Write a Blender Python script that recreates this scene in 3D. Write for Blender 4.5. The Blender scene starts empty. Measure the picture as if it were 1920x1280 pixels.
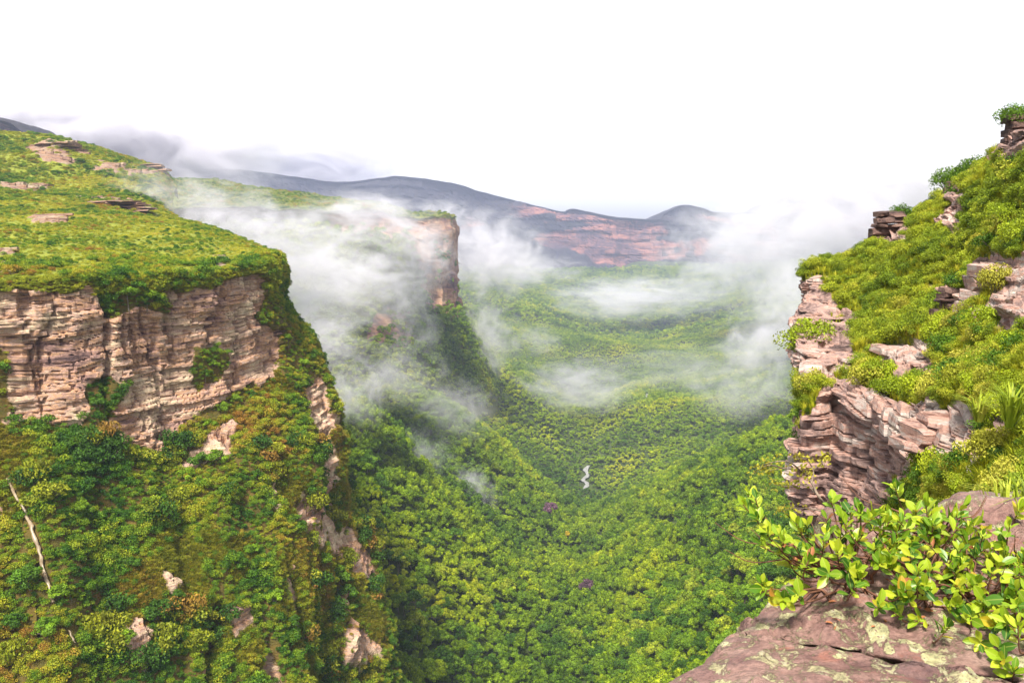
import bpy, math, random
import numpy as np
from mathutils import Vector, Matrix
from mathutils.bvhtree import BVHTree
rng = np.random.default_rng(7); random.seed(7)
SC = bpy.context.scene; COL = SC.collection
# ------------------------------------------------------------------ camera
F, CX, CY, HY = 1600.0, 960.0, 640.0, 400.0        # focal length in photo pixels, centre, horizon row
PITCH = math.atan((CY - HY) / F)
cam = bpy.data.objects.new('camera', bpy.data.cameras.new('camera')); COL.objects.link(cam)
cam.data.sensor_width = 36; cam.data.lens = 36 * F / 1920
cam.data.clip_start = 0.05; cam.data.clip_end = 30000
cam.rotation_euler = (math.pi/2 - PITCH, 0, 0); SC.camera = cam
# ------------------------------------------------------------------ light
SUN_EL, SUN_AZ = math.radians(56), math.radians(198)   # azimuth clockwise from +Y
W = bpy.data.worlds.new('World'); SC.world = W; W.use_nodes = True
wn = W.node_tree; bg = wn.nodes['Background']
sky = wn.nodes.new('ShaderNodeTexSky'); sky.sky_type = 'NISHITA'; sky.sun_disc = False
sky.sun_elevation = SUN_EL; sky.sun_rotation = SUN_AZ; sky.dust_density = 1; sky.air_density = 1.0; sky.ozone_density = 1
hs = wn.nodes.new('ShaderNodeHueSaturation'); hs.inputs['Saturation'].default_value = 0.10
wn.links.new(sky.outputs[0], hs.inputs['Color']); wn.links.new(hs.outputs[0], bg.inputs[0])
bg.inputs[1].default_value = 0.069
sun = bpy.data.objects.new('sun', bpy.data.lights.new('sun', 'SUN')); COL.objects.link(sun)
sun.data.energy = 2.6; sun.data.angle = math.radians(10); sun.data.color = (1, .95, .86)
sd = Vector((math.sin(SUN_AZ)*math.cos(SUN_EL), math.cos(SUN_AZ)*math.cos(SUN_EL), math.sin(SUN_EL)))
sun.rotation_euler = sd.to_track_quat('Z', 'Y').to_euler()
vs = SC.view_settings; vs.view_transform = 'Standard'; vs.look = 'None'; vs.gamma = 1; vs.use_curve_mapping = False
vs.exposure = 1.85
SC.render.engine = 'CYCLES'; cy = SC.cycles
cy.use_denoising = True; cy.denoiser = 'OPENIMAGEDENOISE'; cy.denoising_input_passes = 'RGB_ALBEDO_NORMAL'
cy.max_bounces = 8; cy.diffuse_bounces = 2; cy.glossy_bounces = 1; cy.transmission_bounces = 2; cy.transparent_max_bounces = 4
cy.volume_bounces = 4; cy.volume_step_rate = 1.0; cy.volume_max_steps = 64; cy.caustics_reflective = cy.caustics_refractive = False
cy.use_adaptive_sampling = True; cy.adaptive_threshold = 0.01

# ------------------------------------------------------------------ helpers: pixels and points
CP, SP = math.cos(PITCH), math.sin(PITCH)
def P(px, py, Y):
    a, b = (px-CX)/F, -(py-CY)/F
    dy = CP + b*SP; dz = -SP + b*CP
    return np.array([a*Y/dy, Y, dz*Y/dy])
def PZ(px, py, z):
    a, b = (px-CX)/F, -(py-CY)/F
    dy = CP + b*SP; dz = -SP + b*CP
    return np.array([a, dy, dz]) * (z/dz)
def proj(p):
    p = np.asarray(p); d = np.maximum(p[..., 1]*CP - p[..., 2]*SP, 1e-3); u = p[..., 1]*SP + p[..., 2]*CP
    return CX + F*p[..., 0]/d, CY - F*u/d, d
def hsh(i):
    i = np.asarray(i, dtype=np.int64)
    x = (i*374761393 + 668265263) & 0xffffffff
    x = ((x ^ (x >> 13))*1274126177) & 0xffffffff
    x = (x ^ (x >> 16)); x = (x*2246822519) & 0xffffffff
    return ((x ^ (x >> 15)) & 0xffffff) / float(0xffffff)
def noise3(p):
    p = np.asarray(p, float); i = np.floor(p).astype(np.int64); f = p - i; f = f*f*f*(f*(f*6-15)+10)
    r = 0
    for a in (0, 1):
        for b in (0, 1):
            for c in (0, 1):
                w = (f[..., 0] if a else 1-f[..., 0])*(f[..., 1] if b else 1-f[..., 1])*(f[..., 2] if c else 1-f[..., 2])
                r = r + w*hsh((i[..., 0]+a)*73856093 + (i[..., 1]+b)*19349663 + (i[..., 2]+c)*83492791)
    return r*2-1
def fbm(p, oct=4, lac=2.03, gain=.5):
    p = np.asarray(p, float); r = 0; a = 1; t = 0
    for k in range(oct):
        r = r + a*noise3(p + 17.3*k); t += a; a *= gain; p = p*lac
    return r/t
def sstep(a, b, x):
    t = np.clip((x-a)/(b-a), 0, 1); return t*t*(3-2*t)
def inpoly(px, py, poly):
    r = np.zeros(px.shape, bool); n = len(poly); j = n-1
    for i in range(n):
        xi, yi = poly[i]; xj, yj = poly[j]
        c = ((yi > py) != (yj > py)) & (px < (xj-xi)*(py-yi)/((yj-yi) or 1e-9)+xi)
        r ^= c; j = i
    return r
# ------------------------------------------------------------------ helpers: meshes
def mesh(name, V, Fc, mat=None, smooth=False, attrs=None):
    V = np.asarray(V, np.float32); Fc = np.asarray(Fc, np.int32); k = Fc.shape[1]
    m = bpy.data.meshes.new(name); m.vertices.add(len(V)); m.vertices.foreach_set('co', V.ravel())
    m.loops.add(Fc.size); m.loops.foreach_set('vertex_index', Fc.ravel())
    m.polygons.add(len(Fc)); m.polygons.foreach_set('loop_start', np.arange(0, Fc.size, k, dtype=np.int32))
    m.polygons.foreach_set('use_smooth', np.full(len(Fc), smooth))
    for kx, v in (attrs or {}).items():
        a = m.attributes.new(kx, 'FLOAT', 'POINT'); a.data.foreach_set('value', np.asarray(v, np.float32))
    m.update(calc_edges=True); m.validate()
    if mat: m.materials.append(mat)
    return m
def ob(name, data, parent=None, label=None, cat=None, group=None, kind=None, loc=None):
    o = bpy.data.objects.new(name, data); COL.objects.link(o)
    if parent: o.parent = parent
    if loc is not None: o.location = loc
    for k, v in (('label', label), ('category', cat), ('group', group), ('kind', kind)):
        if v: o[k] = v
    return o
def cat_rom(C, n):                                   # C (k,...), n subdivisions per span
    k = len(C); out = []
    E = np.concatenate([(2*C[:1]-C[1:2]), C, (2*C[-1:]-C[-2:-1])])
    for i in range(k-1):
        t = (np.arange(n[i])/n[i]).reshape((-1,)+(1,)*(C.ndim-1))
        a, b, c, d = E[i], E[i+1], E[i+2], E[i+3]
        out.append(.5*(2*b+(c-a)*t+(2*a-5*b+4*c-d)*t*t+(3*b-a-3*c+d)*t**3))
    out.append(C[-1:]); return np.concatenate(out)
class Loft:
    def __init__(s, net, ru, rv):
        C = np.array(net, float)                      # rows, cols, 3
        R, K = C.shape[:2]
        lv = [max(1, int(np.ceil(np.median(np.linalg.norm(C[i+1]-C[i], axis=1))/(rv[i] if isinstance(rv, (list, tuple)) else rv)))) for i in range(R-1)]
        lu = [max(1, int(np.ceil(np.median(np.linalg.norm(C[:, j+1]-C[:, j], axis=1))/(ru[j] if isinstance(ru, (list, tuple)) else ru)))) for j in range(K-1)]
        A = cat_rom(C, lv); A = cat_rom(A.transpose(1, 0, 2), lu).transpose(1, 0, 2)
        s.P = A; s.row = np.repeat(cat_rom(np.arange(R, dtype=float)[:, None], lv), A.shape[1], 1)
        s.col = np.repeat(cat_rom(np.arange(K, dtype=float)[:, None], lu).T, A.shape[0], 0)
        s.orient()
    def orient(s):
        du = np.gradient(s.P, axis=1); dv = np.gradient(s.P, axis=0); n = np.cross(dv, du)
        s.N = n/np.maximum(np.linalg.norm(n, axis=2, keepdims=True), 1e-9)
        s.S = np.concatenate([np.zeros((s.P.shape[0], 1)), np.cumsum(np.linalg.norm(np.diff(s.P, axis=1), axis=2), 1)], 1)
        s.S = np.repeat(np.median(s.S, 0)[None], s.P.shape[0], 0)
        s.px, s.py, s.d = proj(s.P)
    def faces(s):
        h, w = s.P.shape[:2]; i = np.arange(h*w).reshape(h, w)
        return np.stack([i[:-1, :-1], i[1:, :-1], i[1:, 1:], i[:-1, 1:]], -1).reshape(-1, 4)
    def mesh(s, name, mat, attrs, smooth=False):
        return mesh(name, s.P.reshape(-1, 3), s.faces(), mat, smooth, {k: v.ravel() for k, v in attrs.items()})
    def sample(s, n, dens):
        Fc = s.faces(); V = s.P.reshape(-1, 3); q = V[Fc]
        ar = np.linalg.norm(np.cross(q[:, 2]-q[:, 0], q[:, 3]-q[:, 1]), axis=1)/2*dens.ravel()[Fc].mean(1)
        ar = np.maximum(ar, 0); k = rng.choice(len(Fc), n, p=ar/ar.sum())
        u, v = rng.random((2, n, 1)); q = q[k]
        p = (q[:, 0]*(1-u)+q[:, 3]*u)*(1-v)+(q[:, 1]*(1-u)+q[:, 2]*u)*v
        return p, s.N.reshape(-1, 3)[Fc[k, 0]], k
def strata(S, z, seed, th, blk, warp):
    """layered blocks: returns outward offset in units of one, joint mask"""
    n = 400; t = hsh(np.arange(n)+seed*1000)*1.3+.35; e = np.cumsum(t*th); zz = z-warp
    zz = zz - zz.min()
    L = np.searchsorted(e, zz); lo = np.where(L > 0, e[np.maximum(L-1, 0)], 0); fr = (zz-lo)/np.maximum(e[np.minimum(L, n-1)]-lo, 1e-6)
    bl = blk*(.5+1.5*hsh(L*31+seed)); c = S/bl + hsh(L*17+seed*3)*9; ci = np.floor(c).astype(np.int64); cf = c-ci
    off = (hsh(L*7+seed*5)-.5)*1.1 + (hsh(L*131+ci*7919+seed)-.5)*1.0
    big = np.floor(L/5).astype(np.int64); off = off + (hsh(big*11+seed)-.5)*.9
    joint = np.maximum(1-sstep(0, .16, fr), 1-sstep(0, .05, np.minimum(cf, 1-cf)))
    return off, joint
# ------------------------------------------------------------------ materials
def nt(name):
    m = bpy.data.materials.new(name); m.use_nodes = True; t = m.node_tree
    return m, t, t.nodes, t.links, t.nodes['Principled BSDF']
def ramp(N, stops):
    r = N.new('ShaderNodeValToRGB'); e = r.color_ramp.elements
    while len(e) < len(stops): e.new(.5)
    for k, (p, c) in enumerate(stops): e[k].position = p; e[k].color = (*c, 1)
    return r
def mp(N, L, sc, src='Object'):
    tc = N.new('ShaderNodeTexCoord'); m = N.new('ShaderNodeMapping'); m.inputs['Scale'].default_value = sc
    L.new(tc.outputs[src], m.inputs['Vector']); return m.outputs[0]
def nz(N, L, vec, scale, detail=5, rough=.6, dist=0):
    n = N.new('ShaderNodeTexNoise'); n.inputs['Scale'].default_value = scale; n.inputs['Detail'].default_value = detail
    n.inputs['Roughness'].default_value = rough; n.inputs['Distortion'].default_value = dist
    if vec is not None: L.new(vec, n.inputs['Vector'])
    return n.outputs['Fac']
def mix(N, L, f, a, b, mode='MIX'):
    m = N.new('ShaderNodeMix'); m.data_type = 'RGBA'; m.blend_type = mode
    for s, v in ((m.inputs[0], f), (m.inputs[6], a), (m.inputs[7], b)):
        if hasattr(v, 'is_linked'): L.new(v, s)
        elif isinstance(v, (int, float)): s.default_value = v
        else: s.default_value = (*v, 1)
    return m.outputs[2]
def mth(N, L, op, a, b=0, clamp=False):
    m = N.new('ShaderNodeMath'); m.operation = op; m.use_clamp = clamp
    for s, v in ((m.inputs[0], a), (m.inputs[1], b)):
        if hasattr(v, 'is_linked'): L.new(v, s)
        else: s.default_value = v
    return m.outputs[0]
def att(N, name):
    a = N.new('ShaderNodeAttribute'); a.attribute_name = name; return a.outputs['Fac']
def rock_mat(name, stops, k, veg=((.075, .115, .012), (.17, .16, .02)), bump=.6, dist=.3):
    m, t, N, L, B = nt(name); B.inputs['Roughness'].default_value = .85; B.inputs['Specular IOR Level'].default_value = .25
    wp = N.new('ShaderNodeNewGeometry').outputs['Position']
    def vec(sx, sz):
        q = N.new('ShaderNodeVectorMath'); q.operation = 'MULTIPLY'; q.inputs[1].default_value = (sx*k, sx*k, sz*k); L.new(wp, q.inputs[0]); return q.outputs[0]
    a = nz(N, L, vec(.05, .09), 1, 7, .68, .6); b = nz(N, L, vec(.10, 1.1), 1, 7, .7, .3)
    mixv = mth(N, L, 'ADD', mth(N, L, 'MULTIPLY', a, .75), mth(N, L, 'MULTIPLY', b, .45))
    mr = N.new('ShaderNodeMapRange'); mr.inputs[1].default_value = .46; mr.inputs[2].default_value = .74; L.new(mixv, mr.inputs[0])
    c = ramp(N, stops); L.new(mr.outputs[0], c.inputs[0]); c = c.outputs[0]
    ln = ramp(N, [(.0, (.25, .2, .2)), (.37, (.45, .38, .36)), (.44, (1, 1, 1)), (1, (1, 1, 1))]); L.new(nz(N, L, vec(.16, 2.6), 1, 6, .75, .2), ln.inputs[0])
    c = mix(N, L, 1.0, c, ln.outputs[0], 'MULTIPLY')
    st = ramp(N, [(.0, (.16, .13, .13)), (.36, (.34, .30, .29)), (.45, (1, 1, 1)), (1, (1, 1, 1))]); L.new(nz(N, L, vec(.55, .05), 1, 5, .65), st.inputs[0])
    c = mix(N, L, .62, c, st.outputs[0], 'MULTIPLY')
    gr = nz(N, L, vec(2.2, 3.5), 1, 6, .75); g2 = N.new('ShaderNodeMapRange'); g2.inputs[1].default_value = .3; g2.inputs[2].default_value = .7
    g2.inputs[3].default_value = .62; g2.inputs[4].default_value = 1.25; L.new(gr, g2.inputs[0]); c = mix(N, L, 1, c, g2.outputs[0], 'MULTIPLY')
    vg = ramp(N, [(.3, veg[0]), (.7, veg[1])]); L.new(nz(N, L, vec(.3, .3), 1, 6, .7), vg.inputs[0])
    va = mth(N, L, 'ADD', att(N, 'veg'), mth(N, L, 'MULTIPLY', mth(N, L, 'SUBTRACT', gr, .5), .9))
    vr = N.new('ShaderNodeMapRange'); vr.inputs[1].default_value = .42; vr.inputs[2].default_value = .58; L.new(va, vr.inputs[0])
    L.new(mix(N, L, vr.outputs[0], c, vg.outputs[0]), B.inputs['Base Color'])
    bm = N.new('ShaderNodeBump'); bm.inputs['Strength'].default_value = bump; bm.inputs['Distance'].default_value = dist
    L.new(mth(N, L, 'ADD', nz(N, L, vec(.35, 3.0), 1, 8, .72), gr), bm.inputs['Height']); L.new(bm.outputs[0], B.inputs['Normal'])
    return m
def leaf_mat(name, stops, patch=.02, trans=.2, rough=.6, vary=.55, spec=.2, rnd=.50):
    m, t, N, L, B = nt(name); B.inputs['Roughness'].default_value = rough; B.inputs['Specular IOR Level'].default_value = spec
    oi = N.new('ShaderNodeObjectInfo'); wp = N.new('ShaderNodeNewGeometry').outputs['Position']
    f = mth(N, L, 'ADD', mth(N, L, 'MULTIPLY', oi.outputs['Random'], rnd), mth(N, L, 'MULTIPLY', mth(N, L, 'SUBTRACT', nz(N, L, wp, patch, 4, .6), .5), 2.2))
    f = mth(N, L, 'ADD', f, .5-rnd/2, True); sh = att(N, 'shade')
    f = mth(N, L, 'ADD', f, mth(N, L, 'MULTIPLY', mth(N, L, 'SUBTRACT', sh, .5), .30), True)
    c = ramp(N, stops); L.new(f, c.inputs[0])
    mr = N.new('ShaderNodeMapRange'); mr.inputs[3].default_value = 1-vary; mr.inputs[4].default_value = 1+vary; L.new(sh, mr.inputs[0])
    col = mix(N, L, 1, c.outputs[0], mr.outputs[0], 'MULTIPLY'); L.new(col, B.inputs['Base Color'])
    tr = N.new('ShaderNodeBsdfTranslucent'); L.new(col, tr.inputs[0]); mx = N.new('ShaderNodeMixShader'); mx.inputs[0].default_value = trans
    L.new(B.outputs[0], mx.inputs[1]); L.new(tr.outputs[0], mx.inputs[2]); L.new(mx.outputs[0], N['Material Output'].inputs['Surface'])
    return m
def plain(name, col, rough=.8, var=.3, scale=8, spec=.2):
    m, t, N, L, B = nt(name); B.inputs['Roughness'].default_value = rough; B.inputs['Specular IOR Level'].default_value = spec
    r = ramp(N, [(.3, tuple(c*(1-var) for c in col)), (.7, tuple(min(1, c*(1+var)) for c in col))])
    L.new(nz(N, L, mp(N, L, (1, 1, 1)), scale, 5, .65), r.inputs[0]); L.new(r.outputs[0], B.inputs['Base Color']); return m
PINK = [(.0, (.10, .06, .06)), (.15, (.29, .17, .14)), (.30, (.46, .28, .22)), (.44, (.62, .35, .18)), (.56, (.50, .33, .27)), (.72, (.64, .45, .29)), (1, (.72, .58, .41))]
M = {}
M['cliff'] = rock_mat('pink_sandstone', PINK, 1.0, veg=((.07, .075, .012), (.17, .10, .02)), bump=.9, dist=.5)
M['plateau'] = rock_mat('plateau_turf', [(q, tuple(v*.52 for v in c)) for q, c in PINK], 1.0, veg=((.13, .17, .014), (.26, .27, .03)), bump=.7, dist=.35)
M['cliff_near'] = rock_mat('banded_sandstone', [(.0, (.08, .05, .045)), (.18, (.19, .12, .105)), (.36, (.34, .23, .20)), (.52, (.44, .25, .19)), (.68, (.43, .34, .30)), (1, (.56, .47, .39))], 4.0, bump=.8, dist=.07)
M['crag'] = rock_mat('shaded_crag_stone', [(0, (.03, .02, .02)), (.4, (.11, .065, .055)), (.7, (.20, .12, .095)), (1, (.30, .22, .17))], 4.0, bump=.8, dist=.07)  # darker banded sandstone: backlit shade of the skyline crags put into the colour
M['cliff_mid'] = rock_mat('ochre_sandstone', [(.0, (.14, .08, .08)), (.3, (.30, .16, .13)), (.55, (.44, .24, .15)), (.8, (.52, .32, .20)), (1, (.55, .42, .32))], .45, bump=.6, dist=1.2)
M['cliff_far'] = rock_mat('haze_tinted_red_sandstone', [(.0, (.07, .045, .06)), (.35, (.12, .065, .07)), (.55, (.25, .11, .085)), (.8, (.38, .16, .11)), (1, (.34, .20, .16))], .12, veg=((.018, .018, .026), (.04, .034, .036)), bump=.6, dist=5)  # red rock and dark vegetation, with mauve-blue distance haze mixed into their colours
M['ground'] = plain('forest_floor', (.05, .07, .015), .95, .5, .05)
GRN = [(0, (.035, .090, .003)), (.25, (.085, .165, .003)), (.5, (.18, .275, .004)), (.78, (.30, .37, .005)), (1, (.43, .43, .01))]
M['tree'] = leaf_mat('forest_leaves', GRN, .010, rnd=.32)
M['tree_dark'] = leaf_mat('dark_green_leaves', [(0, (.035, .09, .005)), (1, (.08, .17, .008))], .2)
M['tree_bright'] = leaf_mat('bright_green_leaves', [(0, (.10, .20, .007)), (1, (.20, .31, .010))], .2)
M['tree_lime'] = leaf_mat('yellow_green_leaves', [(0, (.17, .26, .012)), (1, (.33, .37, .02))], .2)
M['shrub'] = leaf_mat('slope_shrub_leaves', [(0, (.022, .075, .005)), (.25, (.06, .15, .007)), (.48, (.15, .24, .009)), (.74, (.29, .30, .012)), (.92, (.33, .24, .02)), (1, (.27, .13, .02))], .035)
M['shrub_n'] = leaf_mat('hillside_shrub_leaves', [(0, (.035, .08, .006)), (.22, (.11, .17, .008)), (.45, (.20, .26, .012)), (.8, (.32, .35, .018)), (1, (.38, .32, .04))], .10)
SHC = {'dark green': 'd', 'olive': 'o', 'rusty': 'r'}; HSC = {'deep green': 'e', 'lime green': 'l', 'yellow green': 'y'}
for k_, a_, b_ in (('d', (.025, .075, .006), (.06, .13, .01)), ('o', (.15, .19, .008), (.27, .27, .012)), ('r', (.24, .17, .015), (.30, .15, .03)), ('e', (.04, .10, .006), (.10, .18, .01)), ('l', (.18, .26, .010), (.30, .35, .012)), ('y', (.27, .29, .018), (.36, .33, .04))):
    M['sh_'+k_] = leaf_mat('shrub_leaves_'+k_, [(0, a_), (1, b_)], .2)
M['grass'] = leaf_mat('dry_green_grass', [(0, (.17, .21, .012)), (.35, (.31, .33, .014)), (.65, (.44, .42, .02)), (1, (.48, .38, .06))], .025, vary=.3)
M['purple'] = leaf_mat('purple_blossom', [(0, (.10, .06, .07)), (1, (.20, .09, .14))], .1, .15)
M['yellow'] = leaf_mat('yellow_blossom', [(0, (.40, .28, .01)), (1, (.55, .40, .02))], .1, .15)
M['bark'] = plain('grey_bark', (.16, .13, .10), .9, .35, 3)
M['twig'] = plain('red_brown_twig', (.16, .075, .045), .7, .4, 30)

# ------------------------------------------------------------------ foliage prototypes
def leaf_cloud(n, centres, radii, size, seed, flat=.75, up=.25, jit=.6, asp=.55):
    r = np.random.default_rng(seed); centres = np.array(centres, float); radii = np.array(radii, float)
    k = r.choice(len(radii), n, p=radii**2/np.sum(radii**2))
    d = r.normal(size=(n, 3)); d[:, 2] += up*1.2; d /= np.linalg.norm(d, axis=1, keepdims=True)
    rad = radii[k]*(.62+.46*r.random(n)**.7)
    c = centres[k] + d*rad[:, None]*np.array([1, 1, flat])
    nn = d + r.normal(size=(n, 3))*jit; nn /= np.linalg.norm(nn, axis=1, keepdims=True)
    a = np.cross(nn, r.normal(size=(n, 3))); a /= np.linalg.norm(a, axis=1, keepdims=True); b = np.cross(nn, a)
    s = size*(.6+.8*r.random(n)); a = a*s[:, None]; b = b*(s*asp)[:, None]
    V = np.stack([c-a, c+b-a*.1, c+a, c-b-a*.1], 1).reshape(-1, 3)
    sh = np.repeat(np.clip(.5*r.random(n) + .5*r.random(len(radii))[k], 0, 1), 4)
    return V, np.arange(n*4).reshape(-1, 4), sh
def tube(pts, rad, sides=6):
    pts = np.array(pts, float); n = len(pts); rad = np.broadcast_to(rad, n); V = []; Fc = []
    for i in range(n):
        t = pts[min(i+1, n-1)]-pts[max(i-1, 0)]; t = t/max(np.linalg.norm(t), 1e-9)
        u = np.cross(t, [0.31, .17, .93] if abs(t[2]) < .9 else [1, 0, 0]); u /= np.linalg.norm(u); w = np.cross(t, u)
        for k in range(sides):
            a = 2*math.pi*k/sides; V.append(pts[i]+rad[i]*(math.cos(a)*u+math.sin(a)*w))
    for i in range(n-1):
        for k in range(sides):
            Fc.append([i*sides+k, i*sides+(k+1) % sides, (i+1)*sides+(k+1) % sides, (i+1)*sides+k])
    return np.array(V), np.array(Fc)
def join(parts):
    V = []; Fc = []; o = 0
    for v, f in parts: V.append(v); Fc.append(np.asarray(f)+o); o += len(v)
    return np.concatenate(V), np.concatenate(Fc)
def tree_lobes(seed, nl, spread=.36):
    r = np.random.default_rng(seed); C = []; R = []
    for i in range(nl):
        a = i*2.399+r.random()*1.3; q = math.sqrt((i+.5)/nl)*spread*(.6+.75*r.random())
        C.append([q*math.cos(a), q*math.sin(a), .64+.20*(1-(q/spread)**2)+r.normal()*.06]); R.append(.085+.10*r.random())
    return C, R
TREES = []                                            # unit tree: crown diameter about 1, height about 1
for k in range(7):
    C, R = tree_lobes(100+k, 13+2*(k % 4), .34+.03*(k % 3))
    V, Fc, sh = leaf_cloud(1700, C, R, .034, 200+k, .72, .35, .55)
    cm = mesh('tree_crown', V, Fc, M['tree'], False, {'shade': sh})
    r = np.random.default_rng(300+k); parts = []
    top = np.array([r.normal()*.03, r.normal()*.03, .58])
    parts.append(tube([[0, 0, -.12], [.01, 0, .12], top*[.6, .6, .62], top], [.028, .022, .018, .012], 6))
    for j in range(5):
        e = np.array(C[(j*3) % len(C)]); parts.append(tube([top*(.62+.08*j), (top*.7+e)*.55+[0, 0, -.02], e], [.012, .009, .004], 5))
    V, Fc = join(parts); tm = mesh('tree_trunk', V, Fc, M['bark'], True)
    TREES.append((cm, tm))
FAR = []
for k in range(4):
    C, R = tree_lobes(150+k, 9, .34); V, Fc, sh = leaf_cloud(320, C, np.array(R)*1.15, .075, 250+k, .72, .35, .45)
    FAR.append(mesh('far_crown', V, Fc, M['tree'], False, {'shade': sh}))
def bush_lobes(seed, nl):
    r = np.random.default_rng(seed); C = []; R = []
    for i in range(nl):
        a = i*2.399; q = math.sqrt((i+.5)/nl)*.36
        C.append([q*math.cos(a)+r.normal()*.05, q*math.sin(a)+r.normal()*.05, .22+.24*r.random()*(1-q)+.12*(1-q/.36)]); R.append(.14+.09*r.random())
    return C, R
def bushes(n, size, mat, seed, nvar=5, nl=9):
    out = []
    for k in range(nvar):
        C, R = bush_lobes(seed+k, nl); V, Fc, sh = leaf_cloud(n, C, R, size, seed+50+k, .85, .3, .8, .5)
        cm = mesh('bush_foliage', V, Fc, mat, False, {'shade': sh})
        parts = [tube([[0, 0, -.15], np.array(C[j])*[.4, .4, .45], C[j]], [.016, .011, .005], 4) for j in range(0, len(C), 2)]
        V, Fc = join(parts); out.append((cm, mesh('bush_stems', V, Fc, M['bark'], True)))
    return out
BUSH_L = bushes(520, .050, M['shrub'], 500)
BUSH_N = bushes(3000, .026, M['shrub_n'], 600, 6, 22)
BUSH_G = bushes(420, .055, M['grass'], 700, 4, 8)
def tuft(nb, seed, h=1., w=.02, lean=.55):
    r = np.random.default_rng(seed); V = []; Fc = []; S = []
    for i in range(nb):
        a = r.random()*6.283; le = lean*(.25+.9*r.random()); H = h*(.5+.5*r.random()); d = np.array([math.cos(a), math.sin(a), 0]); sd_ = np.array([-d[1], d[0], 0])*w*(.7+.6*r.random())
        b = d*.08*r.random(); p1 = b+d*le*.35*H+[0, 0, H*.6]; p2 = b+d*le*H+[0, 0, H*(.95-.35*le)]
        o = len(V); V += [b-sd_, b+sd_, p1+sd_*.8, p1-sd_*.8, p2+sd_*.15, p2-sd_*.15]; Fc += [[o, o+1, o+2, o+3], [o+3, o+2, o+4, o+5]]; S += [r.random()]*6
    return np.array(V), np.array(Fc), np.array(S)
TUFT = []
for k in range(4):
    V, Fc, S = tuft(70, 800+k, 1., .014); TUFT.append(mesh('grass_blades', V, Fc, M['grass'], False, {'shade': S}))
M['grass_s'] = leaf_mat('tawny_slope_grass', [(0, (.14, .17, .010)), (.5, (.26, .25, .014)), (1, (.34, .22, .03))], .05, vary=.35)
TUFT_S = []
for k in range(3):
    V, Fc, S = tuft(60, 830+k, 1., .035, .8); TUFT_S.append(mesh('slope_blades', V, Fc, M['grass_s'], False, {'shade': S}))
# ------------------------------------------------------------------ instanced ground cover (only for what nobody could count)
def scatter(name, protos, pos, scl, rot, label, cat):
    col = bpy.data.collections.new(name+'_source')
    for i, m in enumerate(protos):
        o = bpy.data.objects.new('source_%02d' % i, m); col.objects.link(o)
    n = len(pos); m = bpy.data.meshes.new(name); m.vertices.add(n); m.vertices.foreach_set('co', np.asarray(pos, np.float32).ravel())
    a = m.attributes.new('scl', 'FLOAT_VECTOR', 'POINT'); a.data.foreach_set('vector', np.asarray(scl, np.float32).ravel())
    a = m.attributes.new('rot', 'FLOAT_VECTOR', 'POINT'); a.data.foreach_set('vector', np.asarray(rot, np.float32).ravel())
    a = m.attributes.new('idx', 'INT', 'POINT'); a.data.foreach_set('value', rng.integers(0, len(protos), n).astype(np.int32))
    g = bpy.data.node_groups.new(name, 'GeometryNodeTree'); g.interface.new_socket('Geometry', in_out='INPUT', socket_type='NodeSocketGeometry'); g.interface.new_socket('Geometry', in_out='OUTPUT', socket_type='NodeSocketGeometry')
    N, L = g.nodes, g.links; gi = N.new('NodeGroupInput'); go = N.new('NodeGroupOutput'); ip = N.new('GeometryNodeInstanceOnPoints'); ci = N.new('GeometryNodeCollectionInfo')
    ci.inputs['Collection'].default_value = col; ci.inputs['Separate Children'].default_value = True; ci.inputs['Reset Children'].default_value = True
    def na(nm, ty): q = N.new('GeometryNodeInputNamedAttribute'); q.data_type = ty; q.inputs['Name'].default_value = nm; return q.outputs['Attribute']
    er = N.new('FunctionNodeEulerToRotation'); L.new(na('rot', 'FLOAT_VECTOR'), er.inputs[0])
    ip.inputs['Pick Instance'].default_value = True
    L.new(gi.outputs[0], ip.inputs['Points']); L.new(ci.outputs[0], ip.inputs['Instance']); L.new(na('idx', 'INT'), ip.inputs['Instance Index'])
    L.new(er.outputs[0], ip.inputs['Rotation']); L.new(na('scl', 'FLOAT_VECTOR'), ip.inputs['Scale']); L.new(ip.outputs[0], go.inputs[0])
    o = ob(name, m, None, label, cat, None, 'stuff'); md = o.modifiers.new('scatter', 'NODES'); md.node_group = g; return o
def inview(p, mx=220, my=220):
    x, y, d = proj(p); return (x > -mx) & (x < 1920+mx) & (y > -my) & (y < 1280+my) & (p[:, 1]*CP-p[:, 2]*SP > 1)
def rots(n, nrm=None, tilt=0.):
    r = np.zeros((n, 3)); r[:, 2] = rng.random(n)*6.283; r[:, :2] = rng.normal(size=(n, 2))*.12
    return r
def scl3(s, zr=(.8, 1.2)):
    s = np.asarray(s); return np.stack([s, s, s*rng.uniform(*zr, len(s))], 1)

# ------------------------------------------------------------------ valley
VP = [(1060,1280,320),(1060,1400,230),(740,1270,300),(740,1050,380),(660,900,440),(800,900,600),(900,1000,490),(1000,1100,430),(1050,1180,375),
      (1080,1020,600),(1100,892,950),(950,850,800),(800,750,800),(900,700,1200),(1050,750,1400),(1210,745,1500),(1000,650,2000),(1200,620,2500),
      (1000,560,3200),(1100,520,4000),(880,520,3000),(1400,700,1700),(1350,580,2800),(1480,600,2200),(1300,1280,235),(1430,1200,225),(1480,1000,330),
      (1485,822,600),(1300,900,790),(1200,980,600),(1150,1100,420),(1400,790,1050),(700,800,560),(1250,1100,400),(1380,1000,430),(1600,760,700),(850,1150,370)]
vp = np.array([P(*q) for q in VP] + [(-400,250,-190),(-330,520,-150),(-650,1000,-110),(-900,2000,-120),(700,1000,-90),(1100,2000,-130),(170,100,-60),(420,400,-60),(-1500,4000,-200),(1800,4200,-150),(0,60,-110),(-200,60,-170)])
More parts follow.
